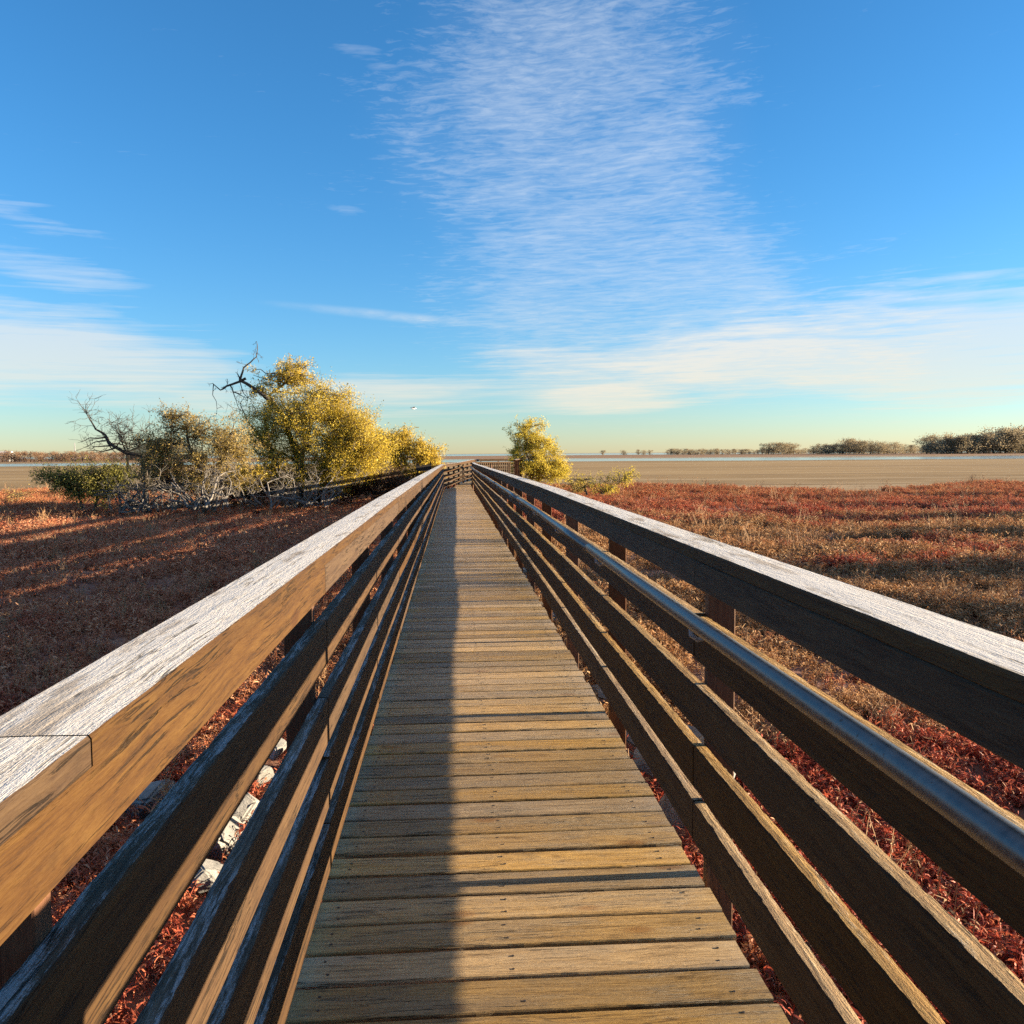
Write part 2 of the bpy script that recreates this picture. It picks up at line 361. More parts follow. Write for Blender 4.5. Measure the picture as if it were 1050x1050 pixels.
def blob(x0, y0, x1, y1, half, soft=1.0):
    """soft streak of cloud between two directions in the sky, half-width in px of the photo"""
    a0, e0 = azel(x0, y0); a1, e1 = azel(x1, y1)
    mp = N(nt, 'ShaderNodeMapping'); mp.vector_type = 'TEXTURE'
    mp.inputs['Location'].default_value = ((a0+a1)/2, (e0+e1)/2, 0)
    mp.inputs['Rotation'].default_value = (0, 0, math.atan2(e1-e0, a1-a0))
    mp.inputs['Scale'].default_value = (math.hypot(a1-a0, e1-e0)/2, half/FPX, 1)
    L(ae.outputs[0], mp.inputs['Vector'])
    v = vmth(nt, 'ADD', mp.outputs[0], warp)
    ln = N(nt, 'ShaderNodeVectorMath', operation='LENGTH'); L(v, ln.inputs[0])
    return maprange(nt, ln.outputs['Value'], 1.35, .1, 0., 1., True)
def sumup(l):
    s = l[0]
    for q in l[1:]: s = mth(nt, 'ADD', s, q)
    return s
def nz(vec, sx_, sy_, rot, det, ro, dist=0.):
    mp = N(nt, 'ShaderNodeMapping'); mp.inputs['Rotation'].default_value = (0, 0, rot); mp.inputs['Scale'].default_value = (sx_, sy_, 1)
    # rotate first, then stretch
    mp2 = N(nt, 'ShaderNodeMapping'); mp2.inputs['Rotation'].default_value = (0, 0, rot); L(vec, mp2.inputs['Vector'])
    mp.inputs['Rotation'].default_value = (0, 0, 0); L(mp2.outputs[0], mp.inputs['Vector'])
    return noise(nt, mp.outputs[0], 1., det, ro, dist)
acw = vmth(nt, 'ADD', ac.outputs[0], vmth(nt, 'MULTIPLY', vmth(nt, 'SUBTRACT', wv.outputs['Color'], (.5, .5, .5)), (.03, .05, 0.)))
rip = nz(acw, 34., 95., R(-6), 8, .68, .5)       # fine ripples
rip2 = nz(acw, 8., 15., R(-10), 5, .6, .4)       # larger breaks
fib = nz(ac.outputs[0], 5., 34., R(-4), 7, .62, .3)        # long fibres
main = sumup([mth(nt, 'MULTIPLY', blob(560, -260, 610, 390, 225, .9), 1.05), mth(nt, 'MULTIPLY', blob(450, 322, 1040, 345, 110, 1.), .9)])
tx = mth(nt, 'ADD', mth(nt, 'MULTIPLY', maprange(nt, rip, .38, .64), .66), mth(nt, 'MULTIPLY', maprange(nt, rip2, .36, .64), .48))
mainc = maprange(nt, mth(nt, 'ADD', tx, mth(nt, 'MINIMUM', main, 1.)), 1.0, 2.3, 0., .95, False)
mainc = mth(nt, 'ADD', mth(nt, 'MULTIPLY', mainc, .86), mth(nt, 'MULTIPLY', maprange(nt, main, .2, 1., 0., 1., True), .10))
soft = sumup([mth(nt, 'MULTIPLY', blob(-260, 325, 320, 388, 56, 1.), 1.2), mth(nt, 'MULTIPLY', blob(700, 350, 1400, 330, 64, .9), 1.25),
              mth(nt, 'MULTIPLY', blob(440, 368, 960, 378, 38, .9), 1.0), mth(nt, 'MULTIPLY', blob(280, 398, 520, 396, 18, .9), .9), mth(nt, 'MULTIPLY', blob(150, 414, 560, 422, 24, 1.), .5),
              mth(nt, 'MULTIPLY', blob(500, 407, 700, 412, 18, .9), 1.1),
              mth(nt, 'MULTIPLY', blob(-120, 240, 210, 305, 20, .9), .6), mth(nt, 'MULTIPLY', blob(-100, 190, 140, 252, 17, .9), .6),
              mth(nt, 'MULTIPLY', blob(310, 36, 430, 80, 15, .9), .55), mth(nt, 'MULTIPLY', blob(320, 210, 400, 221, 8, .9), .4), mth(nt, 'MULTIPLY', blob(900, 262, 1100, 290, 14, 1.), .2)])
fx = mth(nt, 'ADD', mth(nt, 'MULTIPLY', maprange(nt, fib, .30, .70), .6), mth(nt, 'MULTIPLY', maprange(nt, rip2, .30, .70), .4))
softc = maprange(nt, mth(nt, 'ADD', fx, mth(nt, 'MULTIPLY', soft, 1.)), .85, 1.65, 0., 1., False)
softc = mth(nt, 'MULTIPLY', softc, maprange(nt, soft, 0., .35, 0., 1., True))
trail = mth(nt, 'MULTIPLY', blob(300, 314, 520, 334, 5, .8), maprange(nt, nz(ae.outputs[0], 20., 60., 0., 4, .6), .3, .6, .2, .8))
cl = mth(nt, 'ADD', mth(nt, 'ADD', mth(nt, 'MULTIPLY', mainc, .62), mth(nt, 'MULTIPLY', softc, .72)), mth(nt, 'MULTIPLY', trail, .55), clamp=True)
# unseen cloud added overhead to lift and neutralise the ambient light
fill_veil = mth(nt, 'MULTIPLY', maprange(nt, el, .62, 1.05, 0., 1., True), maprange(nt, nz(tc.outputs['Generated'], 3., 5., 0., 3, .6), .3, .6, .25, .55))
cl = mth(nt, 'MAXIMUM', cl, fill_veil)
KC = 1/(SKY*2**EXPO)
warm = maprange(nt, el, .03, .22, 0., 1., True)
ccol = mixc(nt, warm, (.93*KC, .86*KC, .70*KC), (.80*KC, .88*KC, .97*KC))
ccol = mixc(nt, maprange(nt, el, .6, 1.0, 0., 1., True), ccol, (.98*KC, .92*KC, .84*KC))  # warm white of the added overhead cloud, to take blue out of the shade
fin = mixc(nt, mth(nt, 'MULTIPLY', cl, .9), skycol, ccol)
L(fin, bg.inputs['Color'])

# ------------------------------------------------------------------ ground, water, marsh
def grid_disc(name, mat, z, rings, kind='structure'):
    mb = MB(); vs = [(0, 0, z)]; fs = []; n = 48
    for r in rings:
        for j in range(n): vs.append((r*math.cos(2*math.pi*j/n), r*math.sin(2*math.pi*j/n), z))
    for j in range(n): fs.append((0, 1+j, 1+(j+1) % n))
    for i in range(len(rings)-1):
        for j in range(n):
            a = 1+i*n+j; b_ = 1+i*n+(j+1) % n; fs.append((a, a+n, b_+n, b_))
    mb.add(vs, fs); o = mb.build(name, [mat]); tag(o, kind=kind); return o
grid_disc('mudflat', M['mud'], GZ-.06, [20, 60, 150, 400, 1000, 3000, 12000, 40000])

def sheet(name, outline, z, mat, mats=None):
    o = mesh_obj(name, [(x, y, z) for x, y in outline], [tuple(range(len(outline)))], mat); tag(o, kind='structure'); return o
def wavy(x0, x1, n, yf): return [(x0+(x1-x0)*i/n, yf(x0+(x1-x0)*i/n)) for i in range(n+1)]
def wig(x, s, a, k=3): return a*(math.sin(x*s+1.3)+.6*math.sin(x*s*2.3+.4)+.4*math.sin(x*s*5.1+k))
near = wavy(-520, 900, 160, lambda x: 222 + wig(x, .02, 6) + (0 if x > -60 else -6))
far_ = wavy(-520, 900, 160, lambda x: 300 + wig(x, .013, 10, 1) + max(0, x)*.06)
sheet('lake_water', near + far_[::-1], GZ-.05, M['water'])
near = wavy(-40, 700, 90, lambda x: 330 + wig(x, .03, 3)); far_ = wavy(-40, 700, 90, lambda x: 352 + wig(x, .021, 5, 2))
sheet('far_channel_water', near + far_[::-1], GZ-.05, M['water'])
near = wavy(-3000, 3000, 60, lambda x: 900 + wig(x, .004, 20)); far_ = wavy(-3000, 3000, 60, lambda x: 5200 + wig(x, .002, 60))
sheet('open_lake_water', near + far_[::-1], GZ-.05, M['water'])

def shore(x):                       # far limit of the marsh plants
    s = 54.5 + 2.6*math.sin(x*.21+.5) + 1.8*math.sin(x*.63) + 1.2*math.sin(x*1.7+1) + .7*math.sin(x*4.1)
    if x > 0: s -= 13*math.exp(-((x-21.5)/2.6)**2)          # little inlet
    if x > 24: s -= 4
    if x < -14: s -= 2
    return s
def marsh_h(x, y):
    h = .05*math.sin(x*.9+.3*math.sin(y*.7))*math.sin(y*.8+1) + .03*math.sin(x*2.3+y*1.1)
    e = min(1, max(0, (shore(x)-y)/2.5)); return GZ + (h+.03)*e - .055*(1-e)
xs = np.concatenate([np.linspace(-75, -16, 40), np.linspace(-15, 15, 76), np.linspace(16, 90, 50)]); vs = []; fs = []
nyy = 90
for x in xs:
    for j in range(nyy):
        y = -14 + (shore(x)+14)*(j/(nyy-1))**.85; vs.append((x, y, marsh_h(x, y)))
for i in range(len(xs)-1):
    for j in range(nyy-1):
        a = i*nyy+j; fs.append((a, a+nyy, a+nyy+1, a+1))
tag(mesh_obj('marsh_ground', vs, fs, M['soil'], smooth=True), kind='structure')

# ------------------------------------------------------------------ riprap rocks
def rock(loc, size, label, flat=.7, group='pale rocks beside the boardwalk'):
    bm = bmesh.new()
    for _ in range(16):
        v = Vector((random.gauss(0, 1), random.gauss(0, 1), random.gauss(0, 1))).normalized(); bm.verts.new((v.x*size*random.uniform(.8, 1.15), v.y*size*random.uniform(.7, 1), v.z*size*flat))
    r = bmesh.ops.convex_hull(bm, input=bm.verts)
    bmesh.ops.delete(bm, geom=[g for g in set(r['geom_interior']+r['geom_unused']) if isinstance(g, bmesh.types.BMVert)], context='VERTS')
    bmesh.ops.bevel(bm, geom=bm.edges[:], offset=size*.06, segments=2, affect='EDGES')
    me = bpy.data.meshes.new('rock'); bm.to_mesh(me); bm.free(); me.materials.append(M['rock'])
    o = bpy.data.objects.new('rock', me); COL.objects.link(o); o.location = loc; o.rotation_euler = (0, 0, random.uniform(0, 6)); tag(o, label, 'rock', group)
    return o
RK = []
ROCKS = [(155, 830, .17, 'pale blue grey rock showing between the left cap and the second rail'), (240, 838, .17, 'largest pale angular rock seen through the left rails'),
         (262, 800, .15, 'pale rock seen through the left rails, farther along than the largest'), (214, 905, .10, 'small pale rock low between the left rails, nearest the camera'),
         (226, 866, .14, 'smooth grey rock beneath the left second rail'), (278, 775, .12, 'pale tan rock in sun behind a left post')]
for px, py, s_, lab in ROCKS:
    p = on_ground(px, py, GZ+.12); rock((p.x, p.y, GZ+.17), s_*random.uniform(1.05, 1.35), lab); RK.append((p.x, p.y, s_*1.55))
RR = [(662, 757, .17), (676, 790, .15), (700, 838, .13), (722, 770, .15), (740, 800, .16), (640, 716, .14), (700, 765, .13)]
labs = ['grey rock between the lowest right rails', 'pale rock under the lowest right rail', 'small dark grey rock by the foot of the nearest right post', 'pale rock beside the nearest right post above the fourth rail', 'long pale rock glimpsed between the third and fourth right rails', 'pale rock farther along under the right rails', 'flat grey rock behind the right rails']
for (px, py, s_), lab in zip(RR, labs):
    p = on_ground(px, py, GZ+.12); rock((p.x, p.y, GZ+.17), s_*random.uniform(1.05, 1.35), lab); RK.append((p.x, p.y, s_*1.55))
for k in range(12):
    sd_ = random.choice((-1, 1)); yk = random.uniform(4.5, 16); xk = -.75-random.uniform(0, .35) if sd_ < 0 else 1.0+random.uniform(0, .4)
    RK.append((xk, yk, .2)); rock((xk, yk, GZ+.14), random.uniform(.1, .17), 'pale rock half hidden by the boardwalk rails, one of several lying along it', .7, 'rocks glimpsed along the boardwalk')

# ------------------------------------------------------------------ marsh plants (uncountable): one object, instanced clumps
def leaf_strip(mb, base, yaw, tilt, ln, wd, curl, a, seg=3):
    """one narrow curled leaf"""
    d = Vector((math.cos(yaw), math.sin(yaw), 0)); sdv = Vector((-d.y, d.x, 0)); p = Vector(base); th = tilt
    vs = []; roll = random.uniform(-1., 1.)
    for i in range(seg+1):
        w = wd*[.35, 1., .75, .06][i] if seg == 3 else wd*(1-i/(seg+.2))
        dirv = d*math.cos(th) + Vector((0, 0, 1))*math.sin(th)
        nrm = d*(-math.sin(th)) + Vector((0, 0, 1))*math.cos(th)
        s2 = sdv*math.cos(roll) + nrm*math.sin(roll)
        vs += [p+s2*w*.5, p-s2*w*.5]; p = p + dirv*(ln/seg); th -= curl/seg
    mb.add(vs, [(2*i, 2*i+1, 2*i+3, 2*i+2) for i in range(seg)], 0, a)
clumps = bpy.data.collections.new('marsh_clumps')
for k in range(7):
    mb = MB()
    for s_ in range(9):
        bx, by = random.gauss(0, .055), random.gauss(0, .055); hh = random.uniform(.06, .155)
        lean = random.uniform(0, .6); ly = random.uniform(0, 6.28)
        tip = Vector((bx+math.cos(ly)*hh*lean, by+math.sin(ly)*hh*lean, hh)); b0 = Vector((bx, by, -.02))
        tone = random.random()
        mb.tube([b0, (b0+tip)/2+Vector((random.gauss(0, .01), random.gauss(0, .01), 0)), tip], [.0025, .002, .001], 3, 0, min(1, tone*.5), False)
        for q in range(13):
            f = random.uniform(.2, 1); p = b0.lerp(tip, f)
            leaf_strip(mb, p, random.uniform(0, 6.28), random.uniform(-.3, 1.0), random.uniform(.03, .062), random.uniform(.006, .012), random.uniform(.3, 2.2), min(1, max(0, tone+random.gauss(0, .18))))
    o = mb.build('marsh_clump', [M['marsh_leaf']], link=False); clumps.objects.link(o)

ds = newmat('dry_stem')[0]; ds.node_tree.nodes['Principled BSDF'].inputs['Base Color'].default_value = (.30, .17, .08, 1); ds.node_tree.nodes['Principled BSDF'].inputs['Roughness'].default_value = .8
for k in range(2):                       # tall dry stalks with seed heads
    mb = MB()
    for s_ in range(7):
        bx, by = random.gauss(0, .06), random.gauss(0, .06); hh = random.uniform(.2, .42); ln_ = random.gauss(0, .09); lm_ = random.gauss(0, .09)
        top_ = Vector((bx+ln_, by+lm_, hh)); mb.tube([(bx, by, -.03), (bx+ln_*.3, by+lm_*.3, hh*.55), top_], [.0028, .0022, .0012], 3, 0, .8, False)
        for q in range(9):
            leaf_strip(mb, Vector((bx, by, 0)).lerp(top_, random.uniform(.45, 1)), random.uniform(0, 6.28), random.uniform(0, 1.2), random.uniform(.02, .05), .006, random.uniform(0, 1.5), .9)
    o = mb.build('marsh_clump_stalks', [ds], link=False); clumps.objects.link(o)
pts = []; rots = []; scs = []; vis = []
def scatter(x0, x1, y0, y1, dens, smin, smax, holes=.0):
    n = int((x1-x0)*(y1-y0)*dens)
    X = rng.uniform(x0, x1, n); Y = rng.uniform(y0, y1, n)
    for x, y in zip(X, Y):
        if -.62 < x < .95 and y < 43 and abs(x-.17) < .58: continue
        if -1.2 < x < 4.2 and 42 < y < 54 and x > (y-43)*.15-.4: continue
        if x > .69*y+2.5 or x < -.56*y-2.5: continue
        if y > shore(x)-.3: continue
        if any((x-a_)**2+(y-b_)**2 < r_*r_ for a_, b_, r_ in RK): continue
        g = math.sin(x*1.1+2*math.sin(y*.6))*math.sin(y*1.3+1.5*math.sin(x*.5))
        if random.random() < holes*(.5-.5*g): continue
        s = random.uniform(smin, smax)*(1+.25*g)
        pts.append((x, y, marsh_h(x, y))); rots.append((random.gauss(0, .15), random.gauss(0, .15), random.uniform(0, 6.28))); scs.append(s*(.95 if x < 0 else 1.)); vis.append(random.randrange(7) if random.random() > .025 else random.choice((7, 8)))
scatter(-6, 8, -.5, 7, 110, .75, 1.15, .3)
scatter(-10, 13, 7, 14, 64, .8, 1.4, .55)
scatter(-17, 22, 14, 28, 34, .9, 1.75, .6)
scatter(-34, 42, 28, 58, 17, 1.0, 1.9, .55)
me = bpy.data.meshes.new('marsh_plants'); me.from_pydata(pts, [], [])
a = me.attributes.new('rot', 'FLOAT_VECTOR', 'POINT'); a.data.foreach_set('vector', np.array(rots, dtype=np.float32).ravel())
a = me.attributes.new('sc', 'FLOAT', 'POINT'); a.data.foreach_set('value', np.array(scs, dtype=np.float32))
a = me.attributes.new('vi', 'INT', 'POINT'); a.data.foreach_set('value', np.array(vis, dtype=np.int32))
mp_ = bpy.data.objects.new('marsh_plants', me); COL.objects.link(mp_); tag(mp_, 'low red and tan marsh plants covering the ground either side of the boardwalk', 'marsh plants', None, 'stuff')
ng = bpy.data.node_groups.new('scatter_clumps', 'GeometryNodeTree')
ng.interface.new_socket('Geometry', in_out='INPUT', socket_type='NodeSocketGeometry'); ng.interface.new_socket('Geometry', in_out='OUTPUT', socket_type='NodeSocketGeometry')
gi = ng.nodes.new('NodeGroupInput'); go = ng.nodes.new('NodeGroupOutput')
ip = ng.nodes.new('GeometryNodeInstanceOnPoints'); ci = ng.nodes.new('GeometryNodeCollectionInfo')
ci.inputs['Collection'].default_value = clumps; ci.inputs['Separate Children'].default_value = True; ci.inputs['Reset Children'].default_value = True
ng.links.new(gi.outputs[0], ip.inputs['Points']); ng.links.new(ci.outputs[0], ip.inputs['Instance']); ip.inputs['Pick Instance'].default_value = True
def nattr(nm, dt):
    n = ng.nodes.new('GeometryNodeInputNamedAttribute'); n.data_type = dt; n.inputs['Name'].default_value = nm
    return n.outputs['Attribute']
ng.links.new(nattr('vi', 'INT'), ip.inputs['Instance Index']); ng.links.new(nattr('rot', 'FLOAT_VECTOR'), ip.inputs['Rotation']); ng.links.new(nattr('sc', 'FLOAT'), ip.inputs['Scale'])
ng.links.new(ip.outputs[0], go.inputs[0])
md = mp_.modifiers.new('scatter', 'NODES'); md.node_group = ng

# ------------------------------------------------------------------ boardwalk
def zdeck(y):                       # the walk sags a little in the distance
    if y < 8: return 0.
    if y < 40: return -.14*(y-8)/32
    return -.14 + .14*min(1, (y-40)/9)
def deck_board(mb, xc0, xc1, y0, y1, z, a, skew=0., nx=10):
    """one decking plank: cupped, eased edges; (x0,y0)-(x1,y1) in plan"""
    prof = [(0, -.038), (0, -.006), (.010, -.0016), (.035, .0), (.5, -.0010), (.965, .0), (.990, -.0016), (1, -.006), (1, -.038)]
    w = y1-y0; k = len(prof); vs = []; fs = []
    bow = random.gauss(0, .0018); tw = random.gauss(0, .0012); cup = random.gauss(.0004, .0009)
    eL = eR = 0.
    for i in range(nx+1):
        t = i/nx; x = xc0+(xc1-xc0)*t
        eL, eR = eL*.7+random.gauss(0, .0005), eR*.7+random.gauss(0, .0005)
        for u, h in prof:
            uu = u*w; e = eL if u < .03 else eR if u > .97 else 0
            c = cup*abs(u-.5)*2 if h > -.01 else 0
            vs.append((x, y0+uu+bow*math.sin(t*3.14)*2+e + skew*(t-.5), z+h+c+tw*(t-.5)*(u-.5)*2))
    for i in range(nx):
        for j in range(k-1):
            fs.append((i*k+j, (i+1)*k+j, (i+1)*k+j+1, i*k+j+1))
        fs.append((i*k+k-1, (i+1)*k+k-1, (i+1)*k, i*k))
    fs.append(tuple(range(k))); fs.append(tuple(reversed(range(nx*k, nx*k+k))))
    mb.add(vs, fs, 0, a)
bw = thing('boardwalk', 'long narrow boardwalk deck of weathered cross planks leading over the marsh', 'boardwalk', (0, 0, 0))
mb = MB(); y = -2.2; nails = []
while y < 43.2:
    w = .129+random.gauss(0, .003); gap = max(.009, random.gauss(.0165, .0035))+(.008 if random.random() < .1 else 0)
    zz = zdeck(y)+random.gauss(0, .0008); a = random.random()
    x0 = -.43+random.gauss(0, .005); x1 = .79+random.gauss(0, .006)
    if y > 37: x0 += (y-37)*.11
    deck_board(mb, x0, x1, y, y+w, zz, a, random.gauss(0, .004), 26 if y < 6 else 10 if y < 12 else 3)
    if y < 16:
        for nx_ in (-.36, .145, .70):
            for q in (.28, .74):
                if random.random() < .85: nails.append((nx_+random.gauss(0, .008), y+w*q+random.gauss(0, .006), zz))
    y += w+gap
# platform at the end
pang = R(9)
for i in range(52):
    w = .139; yy = 43.25+i*.146
    deck_board(mb, .05+(yy-43)*.13, 3.2+(yy-43)*.05, yy, yy+w, zdeck(yy), random.random(), 0, 2)
for nx_, ny_, nz_ in nails:
    r = .0042; ring = [(nx_+r*math.cos(t*math.pi/3), ny_+r*math.sin(t*math.pi/3), nz_+.0012) for t in range(6)]
    ring2 = [(x_, y_, z_-.006) for x_, y_, z_ in ring]
    mb.add(ring+ring2, [(0, 1, 2, 3, 4, 5)]+[(j, j+6, (j+1) % 6+6, (j+1) % 6) for j in range(6)], 1, .5)
mb.build('decking', [M['deck'], M['nail']], bw)
for jx in (-.36, .145, .70):
    mb = MB()
    for k in range(12):
        ya, yb = -2.2+k*3.8, min(43.2, -2.2+(k+1)*3.8); za, zb = zdeck(ya)-.041, zdeck(yb)-.041
        mb.add([(jx-.019, ya, za-.18), (jx+.019, ya, za-.18), (jx+.019, yb-.002, zb-.18), (jx-.019, yb-.002, zb-.18), (jx-.019, ya, za), (jx+.019, ya, za), (jx+.019, yb-.002, zb), (jx-.019, yb-.002, zb)],
               [(0,3,2,1),(4,5,6,7),(0,1,5,4),(1,2,6,5),(2,3,7,6),(3,0,4,7)], 0, random.random())
    mb.build('joist', [M['joist']], bw)

def plank(name, parent, p0, p1, thick, height, mats, jag=.0015, side=1, bowing=1.):
    """a rail board from p0 to p1 (points on its inner top edge); side=+1: the thickness lies towards +local y. Top faces take mats[1]."""
    p0, p1 = Vector(p0), Vector(p1); d = p1-p0; ln = d.length
    near_ = min(p0.y, p1.y)
    seg = max(4, int(ln/(.016 if near_ < 3 else .05 if near_ < 8 else .4)))
    c = min(.003, thick*.1); vs = []; fs = []; mi = []
    bow, bow2 = random.gauss(0, .003)*bowing, random.gauss(0, .003)*bowing; ph = random.uniform(0, 6)
    e1 = 0; e2 = 0
    for i in range(seg+1):
        t = i/seg; x = ln*t
        e1 = e1*.35+random.gauss(0, jag)-(jag*5 if random.random() < .02 else 0); e2 = e2*.35+random.gauss(0, jag)-(jag*5 if random.random() < .02 else 0)
        z0 = bow*math.sin(t*math.pi)+.0012*math.sin(x*3+ph)*bowing; y0 = bow2*math.sin(t*math.pi)
        j1, j2 = max(-.006, min(0.0015, e1)), max(-.006, min(0.0015, e2))
        prof = [(0, -height+c), (0, -c*1.5+j1), (c-j1*.8, 0), (thick*.5, .0008), (thick-c+j2*.8, 0), (thick, -c*1.5+j2), (thick, -height+c), (thick-c, -height), (c, -height)]
        for (yy, zz) in prof: vs.append((x, side*(yy)+y0, zz+z0))
    k = 9
    for i in range(seg):
        for j in range(k):
            f = (i*k+j, i*k+(j+1) % k, (i+1)*k+(j+1) % k, (i+1)*k+j)
            fs.append(f if side < 0 else f[::-1]); mi.append(1 if 2 <= j <= 3 else 0)
    fs.append(tuple(range(k)) if side > 0 else tuple(reversed(range(k)))); mi.append(0)
    fs.append(tuple(reversed(range(seg*k, seg*k+k))) if side > 0 else tuple(range(seg*k, seg*k+k))); mi.append(0)
    o = mesh_obj(name, vs, fs, mats, parent, mi)
    o.matrix_local = Matrix.Translation(p0) @ d.to_track_quat('X', 'Z').to_matrix().to_4x4()
    return o
ROWS = [('rail_board', .86, .14), ('rail_board', .63, .14), ('rail_board', .432, .138), ('rail_board', .246, .130)]
CAPZ = 1.075
def run(root, a, b, side, cuts_cap, cuts_rail, za, posts, rows=ROWS, zf=None, topmat=None):
    """a stretch of railing whose inner face runs from a to b in plan"""
    zf = zf or zdeck; topmat = topmat or M['rail_top']
    a, b = Vector((a[0], a[1], 0)), Vector((b[0], b[1], 0)); d = (b-a); ln = d.length; d.normalize()
    nrm = Vector((-d.y, d.x, 0))*side          # outwards
    def P(s, z): 
        q = a+d*s; return Vector((q.x, q.y, zf(q.y)+z))
    def pieces(cuts):
        cs = [0]+[c for c in cuts if .05 < c < ln-.05]+[ln]
        return list(zip(cs[:-1], cs[1:]))
    for s0, s1 in pieces(cuts_cap):
        o = Vector((0, 0, random.gauss(0, .0015)))
        plank('cap_board', root, P(s0+.002, CAPZ)+o, P(s1-.002, CAPZ)+o, .14, .038, [M['rail'], M['cap_top']], .0004, side, .1)
    for s0, s1 in pieces(cuts_rail):
        o = nrm*.0022
        plank('fascia_board', root, P(s0+.002, CAPZ-.0385)+o, P(s1-.002, CAPZ-.0385)+o, .038, .089, [M['rail'], M['rail']], .0003, side, .1)
        for nm, z, h in rows:
            o = Vector((0, 0, random.gauss(0, .003 if z > .3 else .0012)))+nrm*abs(random.gauss(0, .001))
            plank(nm, root, P(s0+.003, z)+o, P(s1-.003, z)+o, .038, h, [M['rail'], topmat], .0011, side, 1. if z > .3 else .25)
    for s in posts:
        q = P(s, 0); mbp = MB(); mbp.box(.0, .089, -.02, .02, GZ-.1, CAPZ-.041+0*q.z, 0, random.random())
        # the post stands against the rails' outer side
        o = mbp.build('post', [M['post']], root)
        bv = o.modifiers.new('eased', 'BEVEL'); bv.width = .004; bv.segments = 2
        o.matrix_local = Matrix.Translation(Vector((q.x, q.y, zf(q.y)))+nrm*.0415) @ nrm.to_track_quat('X', 'Z').to_matrix().to_4x4()
PY = [.94+1.81*k for k in range(-2, 25)]
Y0 = -2.2
lr = thing('railing', 'left railing with sunlit golden inner boards and a frosted white cap', 'railing', (-.40, 0, 0))
def loc_run(root, a, b, *args, **kw):
    o = root.location; run(root, (a[0]-o.x, a[1]-o.y), (b[0]-o.x, b[1]-o.y), *args, **kw)
capc_l = [.975-Y0+5.43*k for k in range(0, 8)]
railc = [2.75-Y0+3.62*k for k in range(-1, 12)]
loc_run(lr, (-.40, Y0), (-.42, 37.1), 1, capc_l, railc, 0, [p-Y0 for p in PY if p < 37], rows=[('rail_board', .865, .14), ('rail_board', .615, .14), ('rail_board', .422, .145), ('rail_board', .212, .14)], topmat=M['rail_top_frost'])
ang = math.atan2(1.9, 14.)
ln2 = math.hypot(1.9, 14.)
loc_run(lr, (-.415, 37.11), (1.48, 51.1), 1, [5.4, 10.8], [3.6, 7.2, 10.8], 0, [.1+1.75*k for k in range(8)])
rr = thing('railing', 'right railing with shadowed inner boards and a steel pipe handrail running along it', 'railing', (.752, 0, 0))
capc_r = [2.75-Y0+5.43*k for k in range(-1, 9)]
def loc_runr(a, b, *args, **kw): loc_run(rr, a, b, *args, **kw)
loc_runr((.752, Y0), (.86, 42.2), -1, capc_r, railc, 0, [p-Y0 for p in PY if p < 42.2])
# steel pipe handrail on brackets
def rx(y): return .752+(.108)*(y-Y0)/(42.2-Y0)
yy = Y0; k = 0
while yy < 42:
    y2 = min(42.1, [4.62, 10.05, 15.5, 20.9, 26.3, 31.8, 37.2, 42.1][k]); k += 1
    mbp = MB(); n = max(3, int((y2-yy)/1.)); o0 = Vector((rx(yy)-.052, yy, zdeck(yy)+.872))
    ps = []
    for i in range(n+1):
        q = yy+(y2-yy)*i/n; ps.append(Vector((rx(q)-.052+.002*math.sin(q), q, zdeck(q)+.872+.003*math.sin(q*1.7)))-o0)
    mbp.tube(ps, .0242, 20, 0, random.random()); 
    if k > 1: mbp.tube([Vector((0, -.001, 0)), Vector((0, .05, 0))], .0262, 20, 0, random.random())
    pipe = mbp.build('pipe_handrail', [M['pipe']], rr, smooth=True); pipe.location = o0-rr.location
    yy = y2+.001
for p in PY:
    if p > 42: continue
    mbp = MB(); p = p-.16
    mbp.tube([(0.0515, 0, -.055), (.02, 0, -.06), (0, 0, -.045), (0, 0, -.0245)], [.008, .008, .008, .008], 8)
    b_ = mbp.build('bracket', [M['mast']], rr, smooth=False); b_.location = Vector((rx(p)-.052, p, zdeck(p)+.872))-rr.location
# look-out platform rail with close upright slats
pr = thing('railing', 'short platform railing of close upright slats at the far end of the walk', 'railing', (.95, 42.3, 0))
A, B = Vector((0, 0, 0)), Vector((1.85, 1.7, 0)); D = (B-A).normalized(); NN = Vector((D.y, -D.x, 0))
def obox(name, p, q, th, z0, z1, mats, root):
    p, q = Vector(p), Vector(q); d = (q-p); l_ = d.length; mbx = MB(); mbx.box(0, l_, -th/2, th/2, z0, z1, 0, random.random())
    o = mbx.build(name, mats, root); o.matrix_local = Matrix.Translation(p) @ d.to_track_quat('X', 'Z').to_matrix().to_4x4(); return o
zb = -.10
obox('cap_board', A, B, .14, zb+1.05, zb+1.088, [M['rail']], pr)
obox('lower_rail', A, B, .04, zb+.12, zb+.2, [M['rail']], pr); obox('upper_rail', A, B, .04, zb+.95, zb+1.047, [M['rail']], pr)
n = 19
for i in range(n):
    q = A+D*((B-A).length*(i+.5)/n)
    mbx = MB(); mbx.box(-.02, .02, -.019, .019, zb+.05, zb+1.02, 0, random.random()); o = mbx.build('slat', [M['rail']], pr)
    o.matrix_local = Matrix.Translation(q+NN*.041) @ D.to_track_quat('X', 'Z').to_matrix().to_4x4()
for q in (A, A.lerp(B, .5), B):
    mbx = MB(); mbx.box(-.045, .045, -.045, .045, GZ-.1, zb+1.046, 0, random.random()); o = mbx.build('post', [M['post']], pr)
    o.matrix_local = Matrix.Translation(q-NN*.067) @ D.to_track_quat('X', 'Z').to_matrix().to_4x4()
